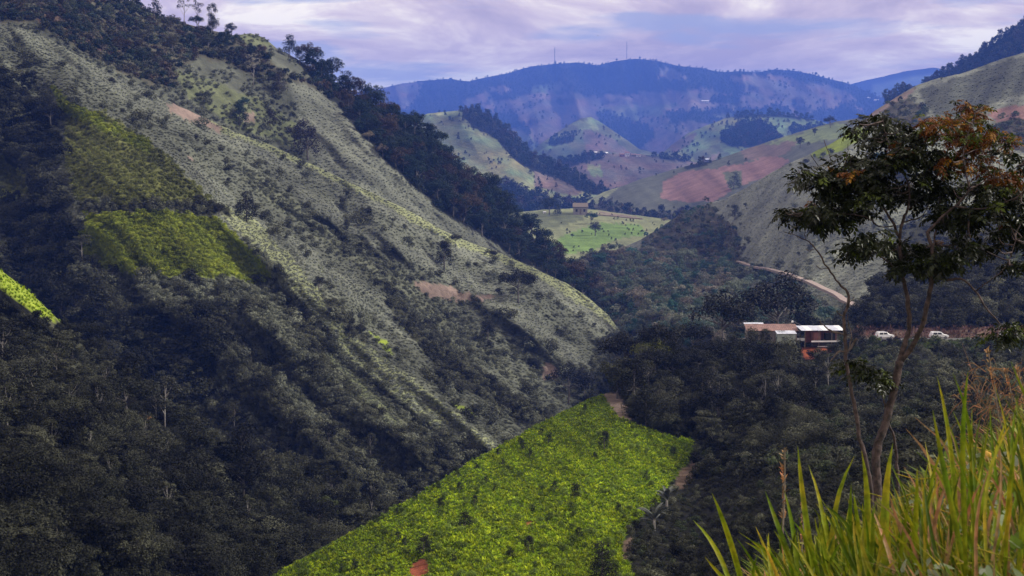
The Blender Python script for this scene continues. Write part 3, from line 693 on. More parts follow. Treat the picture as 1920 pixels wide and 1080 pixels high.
def proto(name, V, Q, mat):      # an unlinked source for the ground cover
    me = fast_mesh(name, V, Q, mat); return bpy.data.objects.new(name, me)
def bush_proto(seed, n, size, nb=8, hh=0.5):
    rg = np.random.default_rng(seed); c = []; r = []
    for i in range(nb):
        a = rg.random() * 6.283; q = 0.34 * rg.random() ** 0.5
        c.append((math.cos(a) * q, math.sin(a) * q, 0.25 + hh * rg.random() * (1 - q))); r.append(0.16 + 0.14 * rg.random())
    V, Q = leaf_cloud(c, r, n, size, rg)
    return proto('shrub_source', V, Q, M['leaf_i'])
BUSH = [bush_proto(11 + i, 230, 0.085) for i in range(4)]
FINE = [bush_proto(31 + i, 420, 0.060, 10, 0.7) for i in range(3)]
TUFT = []
for i in range(4):
    V, Q = blade_fan(15, np.random.default_rng(51 + i), 1.0, 0.6, 0.06, 0.6)
    TUFT.append(proto('tuft_source', V, Q, M['leaf_i']))
CROP = []
for i in range(4):     # leafy crop plant: short stem with rings of broad leaves
    rg = np.random.default_rng(71 + i)
    V1, Q1 = blade_fan(12, rg, 0.95, 0.55, 0.10, 0.7); V2, Q2 = blade_fan(9, rg, 0.6, 0.6, 0.12, 0.4)
    CROP.append(proto('crop_source', np.concatenate([V1, V2]), np.concatenate([Q1, Q2 + len(V1)]), M['leaf_i']))
FTREE = []
for kind in ('round', 'wide', 'flat', 'bushy', 'tall'):
    rg = np.random.default_rng(500 + len(FTREE)); bc, br = crown_blobs(kind, rg)
    V, Q = leaf_cloud(bc, br, 900, 0.032, rg, squash=0.45 if kind == 'flat' else 0.8)
    FTREE.append(proto('canopy_source', V, Q, M['leaf_i']))
NTREE = []
for kind in ('round', 'wide', 'flat', 'bushy', 'round'):
    rg = np.random.default_rng(700 + len(NTREE)); bc, br = crown_blobs(kind, rg)
    V, Q = leaf_cloud(bc, br, 2800, 0.018, rg, squash=0.45 if kind == 'flat' else 0.8)
    NTREE.append(proto('near_canopy_source', V, Q, M['leaf_i']))
FARBLOB = []
for i in range(3):
    rg = np.random.default_rng(600 + i); bc, br = crown_blobs('bushy', rg)
    V, Q = leaf_cloud(bc, br * 1.15, 260, 0.075, rg)
    FARBLOB.append(proto('far_canopy_source', V, Q, M['leaf_i']))

def gn_instances(name, pts, scales, rots, tints, protos, kind='stuff', label=None):
    n = len(pts)
    me = bpy.data.meshes.new(name); me.vertices.add(n)
    me.vertices.foreach_set('co', np.asarray(pts, np.float32).ravel())
    def attr(nm, ty, key, arr):
        a = me.attributes.new(nm, ty, 'POINT'); a.data.foreach_set(key, arr)
    attr('psc', 'FLOAT_VECTOR', 'vector', np.asarray(scales, np.float32).ravel())
    attr('prot', 'FLOAT_VECTOR', 'vector', np.asarray(rots, np.float32).ravel())
    attr('tint', 'FLOAT_COLOR', 'color', np.concatenate([tints, np.ones((n, 1))], 1).astype(np.float32).ravel())
    attr('pk', 'INT', 'value', RNG.integers(0, len(protos), n).astype(np.int32))
    o = bpy.data.objects.new(name, me); COL.objects.link(o)
    g = bpy.data.node_groups.new(name, 'GeometryNodeTree')
    g.interface.new_socket('Geometry', in_out='INPUT', socket_type='NodeSocketGeometry')
    g.interface.new_socket('Geometry', in_out='OUTPUT', socket_type='NodeSocketGeometry')
    N = g.nodes; L = g.links
    gi = N.new('NodeGroupInput'); go = N.new('NodeGroupOutput'); jn = N.new('GeometryNodeJoinGeometry')
    def na(nm, ty):
        q = N.new('GeometryNodeInputNamedAttribute'); q.data_type = ty; q.inputs['Name'].default_value = nm; return q
    sc = na('psc', 'FLOAT_VECTOR'); ro = na('prot', 'FLOAT_VECTOR'); pk = na('pk', 'INT')
    er = N.new('FunctionNodeEulerToRotation'); L.new(ro.outputs[0], er.inputs[0])
    for k, p in enumerate(protos):
        cmpn = N.new('FunctionNodeCompare'); cmpn.data_type = 'INT'; cmpn.operation = 'EQUAL'
        ins = [s for s in cmpn.inputs if s.type == 'INT']
        L.new(pk.outputs[0], ins[0]); ins[1].default_value = k
        oi = N.new('GeometryNodeObjectInfo'); oi.inputs['Object'].default_value = p; oi.inputs['As Instance'].default_value = True
        ip = N.new('GeometryNodeInstanceOnPoints')
        L.new(gi.outputs[0], ip.inputs['Points']); L.new(cmpn.outputs[0], ip.inputs['Selection'])
        L.new(oi.outputs['Geometry'], ip.inputs['Instance']); L.new(er.outputs[0], ip.inputs['Rotation']); L.new(sc.outputs[0], ip.inputs['Scale'])
        L.new(ip.outputs[0], jn.inputs[0])
    L.new(jn.outputs[0], go.inputs[0])
    md = o.modifiers.new('plants', 'NODES'); md.node_group = g
    tag(o, kind=kind, label=label)
    return o

def jitter(x0, x1, y0, y1, step, j=0.8, ang=0.0, ysq=1.0):
    """jittered grid of points"""
    cx, cy = (x0 + x1) / 2, (y0 + y1) / 2; h = math.hypot(x1 - x0, y1 - y0) / 2 + step
    g = np.arange(-h, h, step); gy = np.arange(-h, h, step * ysq)
    X, Y = np.meshgrid(g, gy)
    X = X + (RNG.random(X.shape) - 0.5) * step * j; Y = Y + (RNG.random(Y.shape) - 0.5) * step * ysq * j
    c, s = math.cos(ang), math.sin(ang)
    px = (cx + X * c - Y * s).ravel(); py = (cy + X * s + Y * c).ravel()
    m = (px > x0) & (px < x1) & (py > y0) & (py < y1)
    return px[m], py[m]
def scatter(name, sheet, classes, step, size, tints, protos, region=None, j=0.9, ang=0.0, ysq=1.0, jit=0.3, patch=0.0,
            lean=0.15, thin=None, zsq=1.0, x=(-110, 2010), y=(-140, 1120), patch_scale=30, label=None, sink=0.08, avoid=()):
    sh = SH[sheet]
    x0 = max(x[0], sh.top[0, 0]); x1 = min(x[1], sh.top[-1, 0])
    px, py = jitter(x0, x1, y[0], y[1], step, j, ang, ysq)
    m = (py > sh.ytop(px) + 0.5) & (py < sh.ybot(px))
    px, py = px[m], py[m]
    if region: m = inpoly(px, py, region); px, py = px[m], py[m]
    for a in avoid: m = ~inpoly(px, py, a); px, py = px[m], py[m]
    if classes: m = sh.is_cover(px, py, classes); px, py = px[m], py[m]
    if patch:
        f = fbm(px3(px, py, patch_scale, patch_scale, 3.3), 77, 3); m = f > (patch - 1) * 0.5; px, py = px[m], py[m]
    if thin is not None:
        m = RNG.random(len(px)) < thin(px, py); px, py = px[m], py[m]
    n = len(px)
    d = sh.depth(px, py); pos = P(px, py, d)
    s = size[0] + (size[1] - size[0]) * RNG.random(n) ** 1.6
    s = s * sh.ds
    pos[:, 2] -= s * sink
    sc = np.stack([s * (0.85 + 0.4 * RNG.random(n)), s * (0.85 + 0.4 * RNG.random(n)), s * zsq * (0.8 + 0.4 * RNG.random(n))], 1)
    rot = np.stack([RNG.normal(scale=lean, size=n), RNG.normal(scale=lean, size=n), RNG.random(n) * 6.283], 1)
    T = np.array(tints, float); k = RNG.integers(0, len(T), n); k2 = RNG.integers(0, len(T), n); w = RNG.random((n, 1))
    t = T[k] * w + T[k2] * (1 - w)
    t *= (1 + jit * (RNG.random((n, 1)) * 2 - 1)) * (1 + 0.38 * sh.streak(px, py))[:, None]
    return gn_instances(name, pos, sc, rot, np.clip(t, 0.004, 0.9), protos, label=label)

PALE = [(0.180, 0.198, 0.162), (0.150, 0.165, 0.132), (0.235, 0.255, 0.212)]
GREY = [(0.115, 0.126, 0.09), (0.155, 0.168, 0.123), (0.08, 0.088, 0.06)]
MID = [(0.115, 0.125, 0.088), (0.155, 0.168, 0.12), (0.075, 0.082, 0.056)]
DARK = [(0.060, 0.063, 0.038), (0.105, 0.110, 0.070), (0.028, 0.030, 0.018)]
FOR = [(0.007, 0.008, 0.005), (0.024, 0.026, 0.015), (0.055, 0.058, 0.036)]  # palest and darkest tints paint crown highlights and shaded gaps
CRESTF = [(0.012, 0.026, 0.022), (0.016, 0.026, 0.018), (0.050, 0.034, 0.022), (0.014, 0.024, 0.018), (0.014, 0.026, 0.018)]  # teal tints carry distance haze in the crest foliage colour
SCR = [(0.075, 0.075, 0.05), (0.045, 0.052, 0.038), (0.085, 0.07, 0.052), (0.055, 0.07, 0.04)]
FLD = [(0.17, 0.21, 0.018), (0.12, 0.15, 0.016), (0.22, 0.25, 0.025)]
DFLD = [(0.12, 0.135, 0.036), (0.09, 0.10, 0.03), (0.15, 0.165, 0.04)]
BRI = [(0.21, 0.30, 0.006), (0.15, 0.235, 0.005), (0.29, 0.36, 0.008)]
VW = [(0.035, 0.09, 0.075), (0.07, 0.11, 0.08), (0.17, 0.15, 0.12), (0.16, 0.17, 0.13), (0.13, 0.155, 0.11)]  # lightened, bluer tints with valley haze painted into the leaf colour

# ---- left mountain
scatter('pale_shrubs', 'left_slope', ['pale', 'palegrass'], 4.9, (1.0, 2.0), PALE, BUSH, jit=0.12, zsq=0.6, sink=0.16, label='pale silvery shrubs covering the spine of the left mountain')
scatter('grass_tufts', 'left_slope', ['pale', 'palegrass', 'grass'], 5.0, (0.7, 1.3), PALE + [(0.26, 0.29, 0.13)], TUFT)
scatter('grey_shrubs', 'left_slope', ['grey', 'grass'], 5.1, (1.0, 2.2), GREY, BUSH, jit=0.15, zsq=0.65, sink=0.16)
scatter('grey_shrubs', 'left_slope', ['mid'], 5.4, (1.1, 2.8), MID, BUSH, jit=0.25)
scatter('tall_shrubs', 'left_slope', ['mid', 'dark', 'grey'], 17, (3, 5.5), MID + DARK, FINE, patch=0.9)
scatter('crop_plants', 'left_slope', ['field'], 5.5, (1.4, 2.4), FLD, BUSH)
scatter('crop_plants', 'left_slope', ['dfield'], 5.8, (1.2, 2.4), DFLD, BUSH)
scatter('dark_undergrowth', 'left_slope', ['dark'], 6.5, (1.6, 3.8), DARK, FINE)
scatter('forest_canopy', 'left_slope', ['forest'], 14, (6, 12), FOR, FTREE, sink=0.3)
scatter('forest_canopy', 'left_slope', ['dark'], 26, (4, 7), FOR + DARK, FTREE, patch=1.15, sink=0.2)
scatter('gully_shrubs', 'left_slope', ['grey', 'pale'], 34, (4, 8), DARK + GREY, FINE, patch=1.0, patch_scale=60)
# ---- upper slope and its wooded crest
scatter('pale_shrubs', 'left_upper_slope', ['pale'], 5.2, (1.1, 2.2), PALE[:2] + GREY[:2], BUSH, jit=0.12, zsq=0.55, sink=0.16)
scatter('grey_shrubs', 'left_upper_slope', ['grey', 'grass'], 8, (1.5, 4.5), GREY, BUSH, patch=0.6)
scatter('mixed_scrub', 'left_upper_slope', ['scrub', 'brown'], 8, (3, 7), SCR + CRESTF, BUSH)
scatter('forest_canopy', 'left_upper_slope', ['forest'], 11, (9, 15), CRESTF, FTREE, sink=0.3)
# ---- near left
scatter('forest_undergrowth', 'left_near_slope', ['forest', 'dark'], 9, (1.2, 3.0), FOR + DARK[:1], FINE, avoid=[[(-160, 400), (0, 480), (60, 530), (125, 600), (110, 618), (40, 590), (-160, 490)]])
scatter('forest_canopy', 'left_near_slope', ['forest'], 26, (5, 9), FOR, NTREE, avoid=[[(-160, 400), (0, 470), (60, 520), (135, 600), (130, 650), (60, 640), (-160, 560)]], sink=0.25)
scatter('crop_plants', 'left_near_slope', ['lush'], 5, (0.6, 1.2), BRI, CROP)
# ---- front slope
def near_thin(px, py): return np.clip(((px - 300) * 0 + 1), 0, 1)
scatter('bright_crop', 'front_slope', ['bright'], 6.0, (0.6, 0.95), BRI, CROP, j=0.4, ang=R(-27), ysq=0.8, y=(880, 1140), jit=0.22, label='bright green crop plants on the sunny spur')
scatter('bright_crop', 'front_slope', ['bright'], 4.7, (0.6, 0.95), BRI, CROP, j=0.4, ang=R(-27), ysq=0.8, y=(700, 880), jit=0.22, label='bright green crop plants on the upper spur')
scatter('crop_edge_weeds', 'front_slope', ['bright'], 22, (0.8, 1.5), [(0.09, 0.13, 0.02), (0.14, 0.2, 0.03)], FINE, patch=0.8)
scatter('forest_undergrowth', 'front_slope', ['forest', 'dark', 'grass'], 9, (1.5, 3.2), FOR + DARK + [(0.045, 0.06, 0.025)], FINE, avoid=[FIELD], y=(640, 900))
scatter('forest_undergrowth', 'front_slope', ['forest', 'dark'], 11, (0.7, 1.7), FOR + DARK + [(0.045, 0.06, 0.025)], FINE, avoid=[FIELD], y=(900, 1180))
scatter('forest_canopy', 'front_slope', ['forest'], 24, (5, 9), FOR + DARK, NTREE, avoid=[FIELD, [(1380, 600), (1700, 600), (1700, 715), (1380, 700)]], y=(675, 860), sink=0.25, x=(1130, 1560))
scatter('verge_bushes', 'front_slope', None, 9, (1.5, 2.6), [(0.07, 0.10, 0.02), (0.04, 0.055, 0.02), (0.03, 0.04, 0.018)], FINE, y=(640, 662), x=(1590, 2010))
scatter('grass_verge', 'front_slope', ['grass'], 4, (1.2, 2.2), [(0.13, 0.17, 0.04), (0.09, 0.12, 0.03)], TUFT)
# ---- road bank
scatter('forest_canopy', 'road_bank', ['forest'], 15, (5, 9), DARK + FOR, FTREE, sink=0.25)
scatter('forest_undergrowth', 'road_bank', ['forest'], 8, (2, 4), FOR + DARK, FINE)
scatter('pale_shrubs', 'road_bank', ['pale'], 7, (1.5, 3), [(0.2, 0.24, 0.1), (0.15, 0.17, 0.1)], FINE)
scatter('dry_grass', 'road_bank', ['brown'], 5, (1.0, 2.2), [(0.20, 0.11, 0.09), (0.15, 0.09, 0.07)], TUFT)
# ---- valley and the right hill
scatter('valley_woods_canopy', 'valley_woods', None, 10, (7, 12), VW, FTREE, sink=0.3, y=(440, 640))
scatter('forest_canopy', 'valley_woods', None, 16, (4, 8), FOR + DARK, FTREE, sink=0.3, y=(600, 800))
scatter('pale_shrubs', 'right_hill', ['silver'], 5.4, (1.2, 2.2), [(c[0] * 1.25, c[1] * 1.25, c[2] * 1.25) for c in PALE], BUSH, jit=0.12, zsq=0.55, sink=0.16)
scatter('grey_shrubs', 'right_hill', ['grey'], 6, (1.3, 2.4), GREY, BUSH, jit=0.12, zsq=0.55, sink=0.16)
scatter('hill_shrubs', 'right_hill', ['silver'], 22, (3, 6.5), GREY + MID, FINE, patch=1.05, patch_scale=40)
scatter('mixed_scrub', 'right_hill', ['scrub'], 9, (5, 10), SCR + VW, FTREE, sink=0.25)
scatter('forest_canopy', 'right_hill', ['dark'], 14, (4, 8), DARK + FOR, FTREE, sink=0.25)
scatter('mixed_scrub', 'brown_hill', ['scrub', 'forest'], 8, (6, 12), SCR + CRESTF, FARBLOB)
scatter('field_shrubs', 'brown_hill', ['grey', 'pgreen'], 26, (3, 7), SCR, FARBLOB, patch=1.1)
scatter('hill_woods', 'pale_hill', ['forest'], 6.5, (10, 17), CRESTF + SCR[:2], FARBLOB)
scatter('hill_woods', 'top_right_ridge', None, 7, (10, 16), CRESTF + SCR[:2], FARBLOB, y=(-100, 200))
scatter('hill_woods', 'green_knoll', ['forest'], 5, (10, 18), CRESTF, FARBLOB)
scatter('hill_woods', 'far_knoll', ['forest'], 5, (10, 18), CRESTF, FARBLOB)
scatter('hill_woods', 'house_terrace', ['forest'], 5, (9, 15), CRESTF, FARBLOB)
scatter('mountain_woods', 'far_mountain', ['forest'], 5.0, (8, 17), [(0.014, 0.030, 0.036), (0.018, 0.032, 0.032)], FARBLOB, y=(100, 300), x=(640, 1800))  # blue leaf tints add painted haze to the far woods
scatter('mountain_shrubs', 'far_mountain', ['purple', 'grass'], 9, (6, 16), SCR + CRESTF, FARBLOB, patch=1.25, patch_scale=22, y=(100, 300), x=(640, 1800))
# ---- near bank ground cover
scatter('bank_grass', 'near_bank', None, 13, (0.10, 0.26), [(0.14, 0.17, 0.03), (0.20, 0.20, 0.05), (0.09, 0.12, 0.02)], TUFT, y=(700, 1300), x=(1440, 2100))

scatter('hedges', 'pale_hill', ['palegrass', 'grass', 'purple'], 9, (3, 7), SCR + CRESTF, FARBLOB, patch=1.25, patch_scale=16, y=(200, 400))
scatter('hedges', 'far_knoll', ['grass', 'pgreen', 'purple'], 9, (5, 10), SCR + CRESTF, FARBLOB, patch=1.2, patch_scale=16, y=(200, 360))
scatter('hedges', 'green_knoll', ['grass', 'pgreen', 'purple'], 9, (5, 10), SCR + CRESTF, FARBLOB, patch=1.25, patch_scale=18, y=(200, 380))
scatter('hedges', 'house_terrace', None, 9, (4, 8), SCR + CRESTF, FARBLOB, patch=1.35, patch_scale=14, y=(280, 400))
scatter('hedges', 'meadow', None, 8, (2, 4), SCR, FARBLOB, patch=1.4, patch_scale=14, y=(390, 480))

# ------------------------------------------------------------------ haze
hz = MB().box((0, 8750, 293), (26000, 18500, 960)).build('haze', [])
hm = bpy.data.materials.new('haze'); hm.use_nodes = True
t = hm.node_tree; t.nodes.remove(t.nodes['Principled BSDF'])
pv = t.nodes.new('ShaderNodeVolumePrincipled')
pv.inputs['Color'].default_value = (0.13, 0.275, 1.0, 1); pv.inputs['Density'].default_value = 0.000095
t.links.new(pv.outputs[0], t.nodes['Material Output'].inputs['Volume'])
hz.data.materials.append(hm); hz['kind'] = 'stuff'

# ------------------------------------------------------------------ trees one can tell apart
rnd = random.Random(5)
def tree_at(loc, h, kind, tint, label, group=None, cat='tree', parts=True, name=None, lean=0.04):
    tm, cm = rnd.choice(PT[kind])
    nm = name or {'cone': 'pine_tree', 'flat': 'flat_crowned_tree', 'tall': 'slender_tree', 'sparse': 'sparse_tree', 'bushy': 'leafy_tree'}.get(kind, 'broadleaf_tree')
    r = empty(nm, loc, rnd.random() * 6.28, h)
    r.rotation_euler[0] = rnd.gauss(0, lean); r.rotation_euler[1] = rnd.gauss(0, lean)
    r.scale = (h * rnd.uniform(0.88, 1.2), h * rnd.uniform(0.88, 1.2), h)
    tag(r, label, cat, group)
    for n, me in (('trunk', tm), ('crown', cm)):
        o = bpy.data.objects.new(n, me); COL.objects.link(o); o.parent = r
        k = rnd.uniform(0.8, 1.25); o.color = (tint[0] * k, tint[1] * k, tint[2] * k, 1)
    return r
def tree(sheet, px, py, hpx, kind, tint, label, group=None, **k):
    sh = SH[sheet]; d = float(sh.depth(np.array([px]), np.array([py]))[0])
    return tree_at(pt(px, py, d), hpx * d / F, kind, tint, label, group, **k)
SHAPE = {'round': 'round crowned', 'wide': 'wide domed', 'tall': 'pale stemmed', 'flat': 'umbrella crowned', 'bushy': 'bushy', 'cone': 'pointed', 'sparse': 'thin'}
ORD = ['leftmost', 'second from left', 'third from left', 'fourth from left', 'fifth from left', 'sixth from left', 'seventh from left', 'eighth from left', 'ninth from left', 'tenth from left', 'eleventh from left', 'twelfth from left']
def wood(sheet, region, n, hpx, kinds, tints, place, group, y0off=3):
    sh = SH[sheet]; xs = [p[0] for p in region]; ys = [p[1] for p in region]; pts = []
    tries = 0; gap = math.sqrt(max(1, (max(xs) - min(xs)) * (max(ys) - min(ys)) * 0.35 / n))
    while len(pts) < n and tries < 40000:
        tries += 1
        if tries % 4000 == 0: gap *= 0.8
        x = rnd.uniform(min(xs), max(xs)); y = rnd.uniform(min(ys), max(ys))
        if not bool(inpoly(np.array([x]), np.array([y]), region)[0]): continue
        if y < float(sh.ytop(np.array([x]))[0]) + y0off or y > float(sh.ybot(np.array([x]))[0]): continue
        if any((x - a) ** 2 + (y - b) ** 2 < gap * gap for a, b in pts): continue
        pts.append((x, y))
    pts.sort(key=lambda p: p[1]); nb = 4; cells = {}
    bands = ['top', 'upper middle', 'lower middle', 'bottom']
    for i, (x, y) in enumerate(pts):
        k = rnd.choice(kinds); cells.setdefault((min(nb - 1, i * nb // n), k), []).append((x, y))
    for (b, k), lst in cells.items():
        lst.sort()
        for q, (x, y) in enumerate(lst):
            o_ = ORD[q] if q < len(lst) - 1 or q == 0 else 'rightmost'
            if len(lst) == 1: o_ = 'only one'
            tree(sheet, x, y, rnd.uniform(*hpx), k, rnd.choice(tints), '%s tree, %s in the %s of %s' % (SHAPE[k], o_, bands[b], place), group)
TD = [(0.007, 0.008, 0.005), (0.018, 0.020, 0.012), (0.055, 0.058, 0.036), (0.012, 0.013, 0.008), (0.040, 0.043, 0.024)]  # tint spread puts crown highlights and dark gaps into the leaf colour
TG = [(0.05, 0.055, 0.035), (0.035, 0.045, 0.025)]
TC = [(0.012, 0.026, 0.020), (0.016, 0.026, 0.016), (0.048, 0.034, 0.022), (0.013, 0.024, 0.018), (0.02, 0.032, 0.02)]  # teal ones have distance haze painted into the crown colour
CREST = [(545, 90), (660, 168), (800, 250), (1000, 440), (1180, 620), (1130, 600), (1020, 520), (930, 465), (850, 405), (760, 330), (690, 260), (610, 170)]
wood('left_upper_slope', CREST, 78, (34, 58), ['round', 'round', 'wide', 'bushy'], TC, 'the left crest wood', 'trees of the dense crest wood')
wood('left_upper_slope', [(-30, -130), (200, -30), (420, 55), (500, 120), (440, 120), (330, 110), (230, 130), (60, 30), (-30, 10)], 40, (26, 44), ['round', 'bushy', 'wide'], TC + SCR, 'the top left scrub', 'trees in the top left scrub')
wood('left_near_slope', [(-20, 690), (230, 730), (520, 900), (720, 980), (900, 1080), (-20, 1120)], 62, (60, 105), ['round', 'wide', 'flat', 'bushy', 'tall'], TD, 'the lower left forest', 'trees of the lower left forest')
wood('left_slope', [(-20, 200), (100, 210), (130, 420), (230, 560), (430, 560), (600, 760), (800, 900), (600, 900), (300, 740), (120, 620), (-20, 480)], 50, (34, 60), ['round', 'wide', 'flat', 'tall', 'bushy'], TD, 'the left gully woods', 'trees of the left gully woods')
wood('front_slope', [(1150, 745), (1230, 690), (1370, 690), (1450, 710), (1560, 730), (1500, 800), (1330, 850), (1300, 815), (1210, 800)], 46, (52, 88), ['round', 'wide', 'bushy', 'tall'], TD, 'the wood behind the spur', 'trees of the wood behind the bright spur')
wood('road_bank', [(1600, 600), (1640, 545), (1740, 500), (1950, 470), (1950, 605), (1620, 612)], 24, (30, 50), ['round', 'bushy', 'wide'], TD, 'the bank above the road', 'trees on the bank above the road')
wood('valley_woods', [(1050, 500), (1110, 480), (1330, 495), (1560, 600), (1540, 640), (1080, 690)], 40, (26, 44), ['round', 'wide', 'bushy'], VW, 'the valley bottom wood', 'trees of the valley bottom wood')

